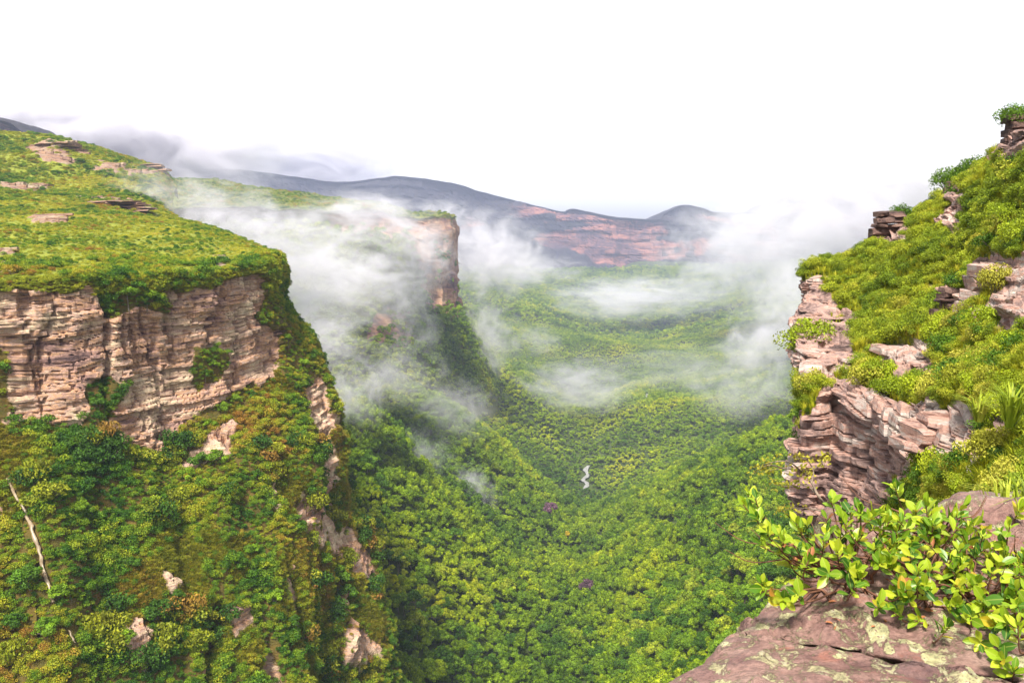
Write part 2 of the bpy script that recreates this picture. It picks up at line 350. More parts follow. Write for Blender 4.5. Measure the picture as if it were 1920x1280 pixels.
def tps(pts, lam=3.0):
    n = len(pts); s = 500.; q = pts[:, :2]/s; d = np.linalg.norm(q[:, None]-q[None], axis=2)
    K = np.where(d > 0, d*d*np.log(d+1e-12), 0)+np.eye(n)*lam*1e-3; Q = np.concatenate([np.ones((n, 1)), q], 1)
    A = np.block([[K, Q], [Q.T, np.zeros((3, 3))]]); w = np.linalg.solve(A, np.concatenate([pts[:, 2], np.zeros(3)]))
    def f(x, y):
        sh = x.shape; p = np.stack([x.ravel(), y.ravel()], 1)/s; r = w[n]+p@w[n+1:]
        for i in range(n):
            d2 = ((p-q[i])**2).sum(1); r = r+w[i]*.5*d2*np.log(d2+1e-12)
        return r.reshape(sh)
    return f
vz0 = tps(vp)
GUL = np.array([P(*q)[:2] for q in [(1060,1500,170),(1060,1280,300),(1050,1180,375),(1065,1080,500),(1085,1000,640),(1100,892,950),(1060,760,1400),(1150,690,1900)]]); GUL = cat_rom(GUL, [6]*7)
def vz(x, y):
    dg = np.full(np.shape(x), 1e9)
    for a, b in zip(GUL[:-1], GUL[1:]):
        ab = b-a; t = np.clip(((x-a[0])*ab[0]+(y-a[1])*ab[1])/ab.dot(ab), 0, 1); dg = np.minimum(dg, (x-a[0]-t*ab[0])**2+(y-a[1]-t*ab[1])**2)
    return vz_(x, y) - 26*np.exp(-dg/(55.**2)) + 10*np.exp(-(np.sqrt(dg)-130)**2/60.**2)
def vz_(x, y):
    p = np.stack([x, y, x*0], -1)
    return vz0(x, y) + fbm(p/170., 3)*15*sstep(220, 480, y) + fbm(p/420.+9, 2)*34*sstep(500, 1500, y)
gx = np.concatenate([np.arange(-2600, -500, 35), np.arange(-500, 600, 9), np.arange(600, 2900, 35)]); gy = np.concatenate([np.arange(40, 1300, 9), np.arange(1300, 5200, 24)])
GX, GY = np.meshgrid(gx, gy); GZ = vz(GX, GY); h, w = GX.shape; ii = np.arange(h*w).reshape(h, w)
vm = mesh('valley', np.stack([GX, GY, GZ], -1).reshape(-1, 3), np.stack([ii[:-1, :-1], ii[:-1, 1:], ii[1:, 1:], ii[1:, :-1]], -1).reshape(-1, 4), M['ground'], True)
ob('valley_terrain', vm, kind='structure')

# ------------------------------------------------------------------ far mesa
SKY = [(-700,300),(-200,310),(150,318),(330,322),(440,319),(500,326),(560,333),(640,343),(715,336),(760,333),(850,346),(900,360),(960,375),(1010,388),(1055,397),(1075,392),(1150,407),(1228,412),(1245,399),(1275,386),(1310,390),(1345,399),(1430,397),(1480,382),(1530,356),(1620,352),(1800,330),(2200,300),(2700,280)]
FOOT = [(-700,420),(400,400),(640,410),(760,420),(850,430),(960,452),(1050,470),(1100,488),(1200,512),(1300,520),(1400,525),(1600,530),(2700,560)]
net = [[] for _ in range(8)]
for px, sy in SKY:
    Y = np.interp(px, [-700, 700, 1230, 1500, 1900, 2700], [4700, 4700, 4600, 4000, 3400, 2800]); fy = np.interp(px, *zip(*FOOT))
    for r, (t, dY) in enumerate([(None, 900), (0, 60), (.06, 0), (.35, -30), (.65, -55), (1, -110)]):
        net[r].append(P(px, sy, Y)+[0, dY, -60] if t is None else P(px, sy+(fy-sy)*t, Y+dY))
    b = P(px, fy+45, Y-450); b[2] = min(b[2], -190); net[6].append(b); net[7].append(np.array([b[0]*.8, Y-1100, -430]))
lf = Loft(net, 14, [60, 8, 8, 8, 8, 25, 60]); cliff = sstep(1.6, 2.2, lf.row)*(1-sstep(4.7, 5.3, lf.row))
off, jt = strata(lf.S, lf.P[..., 2], 5, 22, 120, fbm(lf.P/500, 3)*40)
bv = fbm(lf.P/np.array([160, 160, 900])+3, 4)*60 + fbm(lf.P/45., 3)*10
lf.P = lf.P + lf.N*(cliff*(off*16-jt*8) + bv*sstep(1.3, 2.6, lf.row)*(1-.6*sstep(5, 6, lf.row)))[..., None]
lf.P[..., 2] += (lf.row < 2.2)*fbm(lf.P/90., 4)*7
pink = sstep(985, 1060, lf.px+fbm(lf.P/120., 3)*60)*(1-sstep(1190, 1260, lf.px))
veg = np.clip(1-cliff + (1-pink)*(.45+.5*fbm(lf.P/np.array([110, 110, 45.])+2, 4)) + sstep(-.15, .25, fbm(lf.P/np.array([260, 260, 70])+7, 4) - .35*sstep(1000, 1080, lf.px)*(1-sstep(1180, 1290, lf.px)))*.9 + .35*(1-sstep(860, 1000, lf.px)), 0, 1)
ob('far_mesa', lf.mesh('far_mesa', M['cliff_far'], {'veg': veg}), kind='structure')
# far hill rising behind the near plateau
S2 = [(-900,60),(-300,150),(-60,205),(0,222),(40,233),(62,248),(90,262),(140,282),(190,292),(250,318),(330,345),(430,380)]
net = [[P(px, sy, 1900)+[0, 500, -40] for px, sy in S2], [P(px, sy, 1800) for px, sy in S2], [P(px, sy+14, 1780) for px, sy in S2], [P(px, sy+40, 1750) for px, sy in S2], [P(px, sy+130, 1500) for px, sy in S2], [P(px, sy+330, 1200) for px, sy in S2]]
lf = Loft(net, 6, [30, 6, 5, 8, 20]); lf.P = lf.P+lf.N*(fbm(lf.P/60., 4)*8)[..., None]
ob('far_hill', lf.mesh('far_hill', M['cliff_far'], {'veg': np.clip(.35+sstep(2.6, 3.4, lf.row)+(lf.row < 1.6)+fbm(lf.P/80., 3), 0, 1)}), kind='structure')
# ------------------------------------------------------------------ middle buttress
net = [[(100,320,1400),(330,334,1350),(440,346,1320),(560,362,1270),(650,376,1220),(740,389,1170),(800,399,1140),(838,404,1120),(846,408,1130),(840,412,1200)],
       [(100,376,900),(330,380,900),(440,388,900),(560,390,915),(650,392,940),(710,396,965),(770,402,995),(818,404,1025),(846,408,1065),(850,412,1160)],
       [(100,392,895),(330,394,895),(440,396,895),(560,396,910),(650,397,935),(710,401,960),(770,407,990),(820,410,1020),(850,414,1060),(854,416,1160)],
       [(100,425,885),(330,425,885),(440,425,885),(560,425,900),(650,428,925),(710,430,948),(770,436,978),(822,450,1012),(851,460,1055),(856,460,1160)],
       [(100,450,870),(330,450,870),(440,452,870),(560,455,880),(650,458,905),(710,460,930),(770,475,965),(820,505,1005),(850,515,1052),(858,515,1160)],
       [(100,530,830),(330,530,830),(440,530,830),(560,530,840),(650,530,865),(710,535,890),(765,545,930),(815,565,995),(852,575,1045),(862,575,1160)],
       [(100,660,760),(330,660,760),(440,660,770),(560,660,780),(650,655,800),(720,650,830),(780,645,880),(835,635,960),(885,635,1030),(900,630,1160)],
       [(100,840,640),(330,840,650),(440,830,660),(560,800,680),(650,770,720),(740,740,770),(820,710,840),(890,700,920),(940,700,1000),(960,700,1160)]]
net = [[P(*q) for q in r] for r in net]
for q in net[-1]: q[2] = min(q[2], vz(np.array([q[0]]), np.array([q[1]]))[0]-30)
lf = Loft(net, [9]*9, [14, 4, 3, 3, 5, 7, 9]); mid = lf
nose = sstep(5.6, 7.0, lf.col); cliff = sstep(1.7, 2.2, lf.row)*(1-sstep(3.3+1.8*nose, 3.9+1.9*nose, lf.row))*sstep(3.0, 4.2, lf.col)
off, jt = strata(lf.S, lf.P[..., 2], 9, 7, 22, fbm(lf.P/90, 3)*10); col = fbm(lf.P/np.array([16, 16, 130.]), 3)
lf.P = lf.P+lf.N*(cliff*(off*3.0-jt*1.6+col*6)+fbm(lf.P/50., 4)*5*(1-cliff))[..., None]; lf.P[..., 2] += (1-sstep(1.6, 2.6, lf.row))*(fbm(lf.P/60., 4)*9+fbm(lf.P/14., 3)*2)
low = inpoly(lf.px+fbm(lf.P/20., 3)*30, lf.py+fbm(lf.P/20.+5, 3)*30, [(700,580),(770,575),(780,640),(740,660),(690,640)])
vegm = np.clip(1-cliff-low*.8+fbm(lf.P/14., 3)*.5*cliff, 0, 1)
ob('middle_buttress', lf.mesh('middle_buttress', M['cliff_mid'], {'veg': vegm}), kind='structure')

# ------------------------------------------------------------------ left massif (cliff and steep slope)
colsL = [
 [(-600,540,150),(-600,560,149),(-600,640,148),(-600,720,147),(-600,800,145),(-600,870,139),(-600,950,133),(-600,1040,127),(-600,1140,121),(-600,1260,114),(-600,1450,105)],
 [(-150,535,176),(-150,552,175),(-150,630,174),(-150,712,173),(-150,795,171),(-150,868,165),(-150,950,158),(-150,1040,151),(-150,1140,144),(-150,1260,136),(-150,1450,126)],
 [(60,522,190),(60,540,188),(60,625,188),(60,710,187),(60,800,184),(60,870,178),(60,950,171),(60,1040,164),(60,1140,157),(60,1260,149),(60,1450,138)],
 [(195,516,201),(195,534,199),(195,625,199),(195,715,197),(195,805,193),(195,880,186),(195,960,178),(200,1050,171),(205,1150,164),(210,1265,156),(215,1450,146)],
 [(320,512,214),(322,530,212),(320,640,212),(316,750,210),(306,856,205),(315,915,197),(320,990,188),(330,1070,180),(340,1160,173),(350,1270,165),(360,1450,155)],
 [(432,500,232),(436,520,230),(440,600,229),(435,690,226),(426,772,221),(440,850,211),(450,940,203),(460,1030,196),(470,1130,189),(480,1260,181),(490,1450,171)],
 [(510,480,252),(515,508,250),(515,570,249),(518,630,247),(520,690,243),(540,780,235),(560,870,228),(575,960,222),(590,1080,214),(605,1250,206),(620,1450,196)],
 [(527,482,264),(530,512,263),(530,560,263),(545,610,261),(562,660,257),(584,740,251),(606,830,245),(612,930,239),(640,1050,231),(672,1250,221),(690,1450,210)],
 [(532,488,280),(533,520,279),(531,572,278),(560,605,276),(586,645,273),(613,722,268),(640,802,262),(642,912,256),(682,1035,249),(730,1250,238),(752,1450,228)],
 [(498,470,325),(505,510,322),(515,565,320),(540,610,316),(560,650,310),(590,722,302),(615,802,295),(625,900,288),(660,1000,280),(705,1180,268),(730,1380,255)],
 [(430,440,405),(440,480,402),(450,530,400),(465,580,395),(490,630,388),(520,690,380),(550,750,372),(570,830,362),(600,920,350),(640,1060,335),(670,1200,320)],
 [(350,420,475),(355,460,472),(365,510,468),(380,560,462),(400,610,455),(430,660,445),(460,720,435),(490,790,420),(520,870,405),(560,960,390),(600,1060,375)],
 [(322,392,560),(328,430,556),(335,480,550),(345,520,545),(360,570,538),(390,620,525),(420,670,510),(450,720,490),(480,780,470),(510,850,450),(540,930,430)]]
net = [[P(*c[r]) for c in colsL] for r in range(11)]
lf = Loft(net, [2.5, 1.2, .45, .45, .45, .45, .5, .6, 1.2, 2.5, 3, 4], [.7, .3, .3, .3, .7, .7, .7, .7, .9, 2.5]); left = lf
wx = lf.px+fbm(lf.P/6., 3)*26; wy = lf.py+fbm(lf.P/6.+40, 3)*22
rockL = [[(-600,540),(-600,800),(20,800),(45,780),(150,800),(170,760),(230,830),(330,862),(430,760),(500,730),(530,680),(530,610),(520,520),(440,525),(330,545),(240,560),(150,545),(60,545)],
         [(575,720),(612,712),(632,800),(622,900),(612,1022),(590,1015),(600,880)],
         [(425,1135),(470,1140),(475,1190),(440,1200)],[(395,1225),(412,1225),(408,1290),(388,1290)],[(650,1180),(700,1170),(712,1240),(650,1250)],[(490,1240),(520,1230),(520,1300),(480,1300)],
         [(340,870),(400,855),(440,830),(450,800),(430,790),(380,820),(330,850)],[(240,1160),(275,1180),(270,1240),(240,1230)],[(300,1060),(345,1090),(330,1120)],[(0,930),(10,990),(-40,1000)],[(560,925),(590,960),(585,1010),(560,1000)],[(640,960),(680,1030),(700,1110),(690,1120),(655,1050)]]
rk = np.zeros(lf.px.shape, bool)
for q in rockL: rk |= inpoly(wx, wy, q)
vegL = [[(190,545),(230,530),(300,545),(320,575),(250,590),(195,590)],[(160,720),(200,690),(230,740),(205,800),(165,790)],[(365,660),(420,640),(440,670),(400,715),(370,725)],[(310,850),(330,800),(420,740),(480,715),(490,740),(440,790),(370,845),(325,860)],[(500,520),(540,520),(535,620),(500,600)],[(-10,630),(12,660),(25,760),(10,800),(-30,800)],[(190,880),(200,800),(215,860)]]
for q in vegL: rk &= ~inpoly(wx, wy, q)
# narrow rock streaks through the scrub of the steep slope
streak = fbm(np.stack([lf.S/7., lf.P[..., 2]/40., lf.S*0], -1)+21, 4); rk |= (streak > .38) & (fbm(lf.P/np.array([5, 5, 9.])+70, 3) > -.05) & (lf.row > 4.6) & (lf.py > 880) & (lf.col > 2)
rkf = rk.astype(float)
for _ in range(2): rkf[1:-1, 1:-1] = (rkf[1:-1, 1:-1]*2+rkf[:-2, 1:-1]+rkf[2:, 1:-1]+rkf[1:-1, :-2]+rkf[1:-1, 2:])/6
lf.veg = 1-rkf; lf.rk = rkf
dip = lf.S*.03+fbm(lf.P/30., 3)*3.0; off, jt = strata(lf.S, lf.P[..., 2], 3, 1.15, 7, dip)
crack = np.exp(-((lf.px-195-6*fbm(lf.P/5., 2)-(lf.py-600)*.02)/4.5)**2)*(lf.row > .6)*(lf.row < 4.2)*sstep(540, 580, lf.py)*(1-sstep(760, 830, lf.py))
big = fbm(lf.P/np.array([11, 11, 30.]), 3)
vcr = 1-sstep(0, .07, np.abs(fbm(lf.P/np.array([9, 9, 55.])+31, 3)))
disp = rkf*(off*1.05-jt*.95+big*3.2+fbm(lf.P/3., 3)*.5-vcr*1.9) + (1-rkf)*(fbm(lf.P/9., 4)*2.0 + .3 + fbm(np.stack([lf.S/12., lf.P[..., 2]/60., lf.S*0], -1)+5, 3)*6.0*sstep(4.5, 6, lf.row)) - crack*3.0
chim = np.exp(-((lf.px-412+(lf.py-1150)*.05)/14)**2)*sstep(1120, 1150, lf.py); disp -= chim*7
lf.P = lf.P+lf.N*(disp*sstep(0, .7, lf.row))[..., None]
ob('left_cliff', lf.mesh('left_cliff', M['cliff'], {'veg': lf.veg}), kind='structure'); CLIFF_L = bpy.data.objects['left_cliff']
# plateau on top
pl = [[c[0] for c in colsL[:9]],
      [(-600,480,205),(-150,468,228),(60,462,242),(180,458,255),(290,456,268),(380,456,280),(440,458,296),(480,463,310),(498,470,325)],
      [(-600,420,285),(-150,416,310),(60,412,325),(150,412,335),(230,414,345),(300,418,358),(360,424,372),(405,432,390),(430,440,405)],
      [(-600,370,385),(-150,370,400),(20,374,410),(90,379,420),(160,384,430),(220,388,440),(270,394,450),(315,404,462),(350,420,475)],
      [(-600,270,505),(-150,300,505),(0,330,505),(70,338,512),(130,342,520),(190,346,530),(240,350,540),(290,362,552),(322,392,560)],
      [(-600,130,620),(-150,205,620),(-30,255,620),(50,262,620),(120,268,625),(190,288,640),(250,303,655),(305,316,675),(330,350,690)],
      [(-600,200,820),(-150,240,820),(-30,285,820),(50,290,820),(130,300,830),(200,315,840),(260,325,850),(310,345,860),(335,375,870)]]
lp = Loft([[P(*q) for q in r] for r in pl], [3, 2, 1.5, 1.5, 1.5, 1.5, 1.5, 1.5], [1.5, 1.5, 2, 2, 2, 6])
wx = lp.px+fbm(lp.P/12., 3)*22; wy = lp.py+fbm(lp.P/12.+40, 3)*9
rockP = [[(55,268),(150,268),(165,300),(110,312),(60,300)],[(160,300),(240,310),(305,312),(306,325),(240,330),(170,318)],[(0,345),(90,345),(90,358),(0,358)],[(140,372),(200,374),(275,382),(270,398),(180,388)],[(60,405),(130,408),(130,418),(60,418)],[(0,478),(30,480),(30,510),(0,510)],[(310,500),(380,492),(385,505),(320,512)],[(400,480),(420,480),(425,505),(400,505)]]
rk = np.zeros(lp.px.shape, bool)
for q in rockP: rk |= inpoly(wx, wy, q)
rk &= fbm(lp.P/np.array([9, 9, 5.])+60, 4) > -.12
rkf = rk.astype(float)
for _ in range(1): rkf[1:-1, 1:-1] = (rkf[1:-1, 1:-1]*2+rkf[:-2, 1:-1]+rkf[2:, 1:-1]+rkf[1:-1, :-2]+rkf[1:-1, 2:])/6
off, jt = strata(lp.S, lp.P[..., 2], 13, 2.2, 9, fbm(lp.P/60., 3)*5); edge = sstep(0, .5, lp.row)*(1-sstep(7.6, 8, lp.col))
lp.P[..., 2] += edge*(fbm(lp.P/28., 4)*2.2+rkf*(1.2+off*1.0)+sstep(3.2, 5, lp.row)*fbm(lp.P/45.+3, 4)*6); lp.veg = 1-rkf; lp.rk = rkf
ob('left_plateau', lp.mesh('left_plateau', M['plateau'], {'veg': lp.veg}), kind='structure')

# ------------------------------------------------------------------ right hillside
nr = [
 [(1535,540,112),(1560,540,112),(1620,520,110),(1670,490,108),(1780,430,104),(1890,350,92),(1980,280,80),(2250,160,64)],
 [(1545,530,95),(1516,511,75),(1600,484,74),(1648,456,72),(1762,388,68),(1872,302,60),(1960,236,50),(2220,110,40)],
 [(1545,575,90),(1512,562,68),(1600,556,63),(1680,536,58),(1780,510,52),(1880,470,44),(1980,425,38),(2260,330,30)],
 [(1530,640,85),(1489,625,60),(1585,640,55),(1680,640,50),(1780,630,44),(1880,610,36),(2000,580,30),(2300,500,22)],
 [(1540,700,80),(1505,705,51),(1582,712,48),(1680,712,42.5),(1775,710,37),(1880,700,28),(2010,680,22),(2350,610,15)],
 [(1540,770,76),(1508,765,48),(1580,760,45),(1680,775,39),(1765,785,32),(1880,780,22),(2020,770,16),(2400,710,10.5)],
 [(1540,850,72),(1500,850,47.4),(1572,855,44.4),(1680,880,38.2),(1765,875,28),(1890,870,17),(2050,870,11.5),(2500,840,7.5)],
 [(1580,950,68),(1503,948,46.8),(1575,965,43.8),(1680,985,37),(1790,980,23),(1930,960,11),(2120,960,7.5),(2600,960,5.2)],
 [(1680,1100,62),(1640,1080,44),(1680,1110,40),(1740,1140,30),(1800,1140,17),(1960,1090,7.2),(2200,1080,5.2),(2700,1080,3.8)],
 [(1800,1700,55),(1780,1700,42),(1800,1700,38),(1820,1700,28),(1780,1700,14),(1900,1600,6),(2150,1500,4),(2800,1450,2.8)]]
lr = Loft([[P(*q) for q in r] for r in nr], [.7, .26, .26, .26, .26, .3, .5], [1.2, .28, .24, .2, .14, .10, .10, .3, 2])
wx = lr.px+fbm(lr.P/1.6, 3)*30; wy = lr.py+fbm(lr.P/1.6+40, 3)*24
rockR = [[(1490,515),(1560,530),(1570,580),(1620,605),(1610,680),(1590,715),(1540,735),(1480,720),(1465,620)],
 [(1545,715),(1600,725),(1665,745),(1735,780),(1765,850),(1720,920),(1650,965),(1600,1010),(1470,1000),(1475,850),(1510,770)],
 [(1640,645),(1745,640),(1760,705),(1690,725),(1630,705)],[(1755,530),(1830,530),(1830,600),(1765,600)],[(1820,480),(1970,475),(1970,640),(1840,630)],
 [(1715,775),(1800,765),(1900,785),(1950,870),(1860,900),(1800,880),(1730,870)],[(1640,385),(1700,385),(1715,465),(1635,470)],[(1765,330),(1815,350),(1810,460),(1770,450)],[(1870,215),(1970,180),(1970,315),(1875,315)],[(1560,970),(1650,960),(1640,1120),(1490,1150)]]
rk = np.zeros(lr.px.shape, bool)
for q in rockR: rk |= inpoly(wx, wy, q)
rk &= ~(fbm(lr.P/1.9+11, 3) > .5); rk |= (lr.row > 7.6)
rkf = rk.astype(float)
for _ in range(2): rkf[1:-1, 1:-1] = (rkf[1:-1, 1:-1]*2+rkf[:-2, 1:-1]+rkf[2:, 1:-1]+rkf[1:-1, :-2]+rkf[1:-1, 2:])/6
lr.veg = 1-rkf; lr.rk = rkf
off, jt = strata(lr.S, lr.P[..., 2], 4, .36, 2.4, lr.S*.05+fbm(lr.P/12., 2)*.6)
vcr = 1-sstep(0, .08, np.abs(fbm(lr.P/np.array([2.6, 2.6, 14.])+31, 3)))
disp = rkf*(.35+off*.46-jt*.30-vcr*.5+fbm(lr.P/np.array([4, 4, 9.]), 3)*.6)+(1-rkf)*fbm(lr.P/4., 4)*.9
lr.P = lr.P+lr.N*(disp*sstep(0, 1, lr.row))[..., None]
ob('right_hillside', lr.mesh('right_hillside', M['cliff_near'], {'veg': lr.veg}), kind='structure'); CLIFF_R = bpy.data.objects['right_hillside']
# ------------------------------------------------------------------ what hides what
def bvh_of(o):
    m = o.data; n = len(m.vertices); v = np.zeros(n*3, np.float32); m.vertices.foreach_get('co', v)
    f = np.zeros(len(m.loops), np.int32); m.loops.foreach_get('vertex_index', f)
    return BVHTree.FromPolygons([tuple(q) for q in v.reshape(-1, 3).tolist()], [tuple(q) for q in f.reshape(-1, 4).tolist()])
BV = [bvh_of(bpy.data.objects[k]) for k in ('left_cliff', 'right_hillside', 'middle_buttress', 'left_plateau', 'valley_terrain')]
def seen(p):
    v = Vector([float(q) for q in p]); d = v.length
    for b in BV:
        h = b.ray_cast(Vector((0, 0, 0)), v.normalized(), d*.985)
        if h[0] is not None and h[3] < d*.985: return False
    return True
def hit_bv(px, py, bvs):
    d = Vector(P(px, py, 1.0)).normalized(); best = None
    for b in bvs:
        h = b.ray_cast(Vector((0, 0, 0)), d)
        if h[0] is not None and (best is None or h[3] < best[3]): best = h
    return None if best is None else np.array(best[0])
hit = hit_bv
# ------------------------------------------------------------------ rock slabs standing proud of the cliffs
def slab_mesh(seed, mat):
    r = np.random.default_rng(seed); nx = 5; V = []; Fc = []
    xs = np.linspace(-.5, .5, nx)
    prof = [(-.5, -.34), (.30, -.40), (.5+r.normal()*.04, -.18), (.46+r.normal()*.05, .30), (.28, .5), (-.5, .44)]
    for i, x in enumerate(xs):
        e = .72+.28*(1-abs(2*x)**3); dx = r.normal(size=2)*.05
        for (a, b) in prof: V.append([x+r.normal()*.025, (a*e+dx[0]*(a > 0)+r.normal()*.03), b*(.82+.18*e)+r.normal()*.03])
    k = len(prof)
    for i in range(nx-1):
        for j in range(k): Fc.append([i*k+j, (i+1)*k+j, (i+1)*k+(j+1) % k, i*k+(j+1) % k])
    for o, rev in ((0, 0), ((nx-1)*k, 1)):
        a = [[o, o+1, o+2, o+3], [o, o+3, o+4, o+5]]; Fc += [q[::-1] for q in a] if rev else a
    return mesh('rock_slab', V, Fc, mat, False, {'veg': np.zeros(len(V))})
def slabs(lo, parent, mat, n, size, seed, minrow, maxrow, sel, face=None, zs=(.2, .3), xs=(.7, 1.), jit=1.):
    ms = [slab_mesh(seed+i, mat) for i in range(8)]
    p, nm, k = lo.sample(n*9, (lo.rk > .85)*(lo.row > minrow)*(lo.row < maxrow)*sel)
    c = 0
    for i in range(len(p)):
        if c >= n: break
        if not inview(p[i:i+1], -5, -5)[0] or not seen(p[i]): continue
        o = ob('rock_slab', ms[i % 8], parent); nh = np.array([nm[i][0], nm[i][1], 0]) if face is None else np.array(face)+[random.gauss(0, .3), 0, 0]; nh /= max(np.linalg.norm(nh), 1e-6)
        a = math.atan2(-nh[0], nh[1]); s = size*(.55+random.random())
        o.location = p[i]-nh*s*.17; o.rotation_euler = (random.gauss(0, .05)*jit, random.gauss(.03, .05*jit), a+random.gauss(0, .12)*jit)
        o.scale = (s*(xs[0]+xs[1]*random.random()**2), s*.5, s*(zs[0]+zs[1]*random.random()**2)); c += 1
slabs(left, CLIFF_L, M['cliff'], 280, 2.6, 40, .8, 4.4, (left.px > -40))
slabs(lp, bpy.data.objects['left_plateau'], M['plateau'], 90, 3.6, 90, .3, 5.3, (lp.px > -40), (0, -1, 0), (.25, .25))
slabs(lr, CLIFF_R, M['cliff_near'], 240, 1.0, 60, .9, 8, (lr.px > 1460)*(lr.px < 1960), None, (.10, .16), (1.2, 1.6), .3)
# ------------------------------------------------------------------ rock outcrops: stacks of slabs
OSM = {m: [slab_mesh(400+i, M[m]) for i in range(8)] for m in ('cliff_near', 'plateau', 'crag')}
def outcrop(px, y0, y1, w_, Y, mat, label, layers, seed, dep=.7):
    r = random.Random(seed); k = proj(P(px, y1, Y))[2]/F; W_ = w_*k; H = (y1-y0)*k; b = P(px, y1, Y); e = ob('rock_outcrop', None, None, label, 'rock', loc=b); e.empty_display_size = .3
    z = -.30*H; hs_ = [.6+r.random() for _ in range(layers)]; t = sum(hs_)
    for li, h_ in enumerate(hs_):
        h_ = h_/t*H*1.28; n = r.choice([1, 2, 2, 3]); cuts = sorted([r.uniform(.25, .75) for _ in range(n-1)]); cuts = [0]+cuts+[1]; wl = W_*(1.1-.42*li/layers+r.uniform(-.08, .08)); sh = r.gauss(0, .05)*W_
        for a, c in zip(cuts[:-1], cuts[1:]):
            if c-a < .08: continue
            o = ob('rock_slab', OSM[mat][r.randrange(8)], e); o.location = (((a+c)/2-.5)*wl+sh, r.gauss(0, .05)*W_+.25*W_*dep, z+h_*.5); o.scale = ((c-a)*wl*1.06, W_*dep*r.uniform(.85, 1.1), h_*1.12); o.rotation_euler = (r.gauss(0, .04), r.gauss(.04, .03), math.pi+r.gauss(0, .1))
        z += h_
    return e
for k, q in enumerate([(1672, 396, 462, 66, 70.5, 'crag', 'dark layered crag standing on the skyline of the hillside', 8), (1792, 338, 452, 52, 66, 'crag', 'tall broken crag under dark bushes high on the hillside', 10), (1912, 215, 304, 60, 57, 'crag', 'stacked rock tower at the very top of the hillside', 9),
        (1885, 496, 606, 128, 41, 'cliff_near', 'large pale blocky outcrop with a red underside on the hillside', 6), (1796, 540, 584, 62, 46.5, 'crag', 'small dark outcrop beside the large pale one', 5), (1692, 652, 698, 105, 47.5, 'cliff_near', 'low layered outcrop in the middle of the hillside', 5), (1790, 782, 836, 150, 29, 'cliff_near', 'flat lichen covered rock shelf above the dark overhang', 3),
        (108, 268, 306, 100, 600, 'plateau', 'broad brown crag below the summit of the plateau hill', 6), (270, 308, 330, 74, 655, 'plateau', 'overhanging rock brow at the end of the plateau hill', 4), (215, 376, 392, 130, 425, 'plateau', 'long low reddish rock band across the plateau', 3), (40, 344, 358, 95, 492, 'plateau', 'low rock band on the upper plateau', 3), (18, 478, 508, 45, 222, 'plateau', 'grey ledge at the brink of the plateau above the pink cliff', 4), (405, 478, 508, 34, 258, 'plateau', 'broken rock cleft at the brink of the plateau', 5)]):
    outcrop(*q[:7], q[7]+(3 if q[5] == 'plateau' else 0), 70+k, .45 if q[5] == 'plateau' else .7)
# ------------------------------------------------------------------ things: trees and shrubs
def plant(name, protos, pos, s, label, cat, group, parts=('crown', 'trunk'), mats=None, sz=1., tilt=0):
    e = ob(name, None, None, label, cat, group, None, pos); e.empty_display_size = .2
    e.rotation_euler = (random.gauss(0, tilt), random.gauss(0, tilt), random.random()*6.283); e.scale = (s, s, s*sz)
    for m, nm in zip(protos, parts):
        c = ob(nm, m, e)
        if mats and nm in mats: c.material_slots[0].link = 'OBJECT'; c.material_slots[0].material = mats[nm]
    return e
# valley forest: positions on a jittered grid
def forest(y0, y1, step, smin, smax, keep=1.):
    xs = np.arange(-1.1*y1*.7-200, 1.1*y1*.7+200, step); ys = np.arange(y0, y1, step); X, Y = np.meshgrid(xs, ys); X = X.ravel(); Y = Y.ravel()
    X = X+rng.normal(size=X.size)*step*.33; Y = Y+rng.normal(size=X.size)*step*.33
    ok = (np.abs(X) < Y*.75+120); X, Y = X[ok], Y[ok]; Z = vz(X, Y); p = np.stack([X, Y, Z], 1); p = p[inview(p, 160, 200)]
    n = len(p); s = smin+(smax-smin)*rng.random(n)**2.6; return p, s
p1, s1 = forest(120, 900, 3.5, 3.6, 10.5); p2, s2 = forest(900, 2300, 5.0, 4.5, 9.5); p3, s3 = forest(2300, 4300, 11, 9, 19)
# gaps: the stream bed and a few pale meadows
def clear(p, s, px0, py0, rx, ry):
    x, y, d = proj(p); k = ((x-px0)/rx)**2+((y-py0)/ry)**2 > 1; return p[k], s[k]
p2, s2 = clear(p2, s2, 1098, 899, 12, 27); p1, s1 = clear(p1, s1, 1098, 899, 12, 27); p2, s2 = clear(p2, s2, 1213, 745, 6, 8); p2, s2 = clear(p2, s2, 1090, 678, 26, 5)
p1, s1 = clear(p1, s1, 1255, 985, 55, 6); p1, s1 = clear(p1, s1, 1120, 1008, 22, 6)
x, y, d = proj(p1); order = np.argsort(-s1/d); TL = ['broad rounded green tree in the dense forest of the valley', 'tall domed green tree in the dense forest of the valley']
cnt = 0; used = np.zeros(len(p1), bool)
for i in order:
    if cnt >= 290: break
    if not (5 < x[i] < 1915 and y[i]-300*s1[i]/d[i] < 1275 and y[i] > 0): continue
    if not seen(p1[i]+[0, 0, s1[i]*.8]): continue
    tall = cnt % 3 == 0; used[i] = True; cnt += 1; cl = ['dark', 'bright', 'lime'][int(rng.choice(3, p=[.36, .42, .22]))]
    place = 'on the valley flank below the banded crag' if x[i] > 1130+(1280-y[i])*.25 else ('in the gully at the bottom of the valley' if x[i] > 930 else 'on the valley flank beside the scrubby spur')
    shape = ('tall domed ' if tall else 'broad rounded ')+{'dark': 'dark green', 'bright': 'mid green', 'lime': 'yellow green'}[cl]
    plant('forest_tree', TREES[cnt % 7], p1[i], s1[i], shape+' forest tree '+place, 'tree', shape+' trees '+place, mats={'crown': M['tree_'+cl]}, sz=1.25 if tall else 1.0, tilt=.04)
p1, s1 = p1[~used], s1[~used]
joined = []
for cm, tm in TREES:
    joined.append(cm)
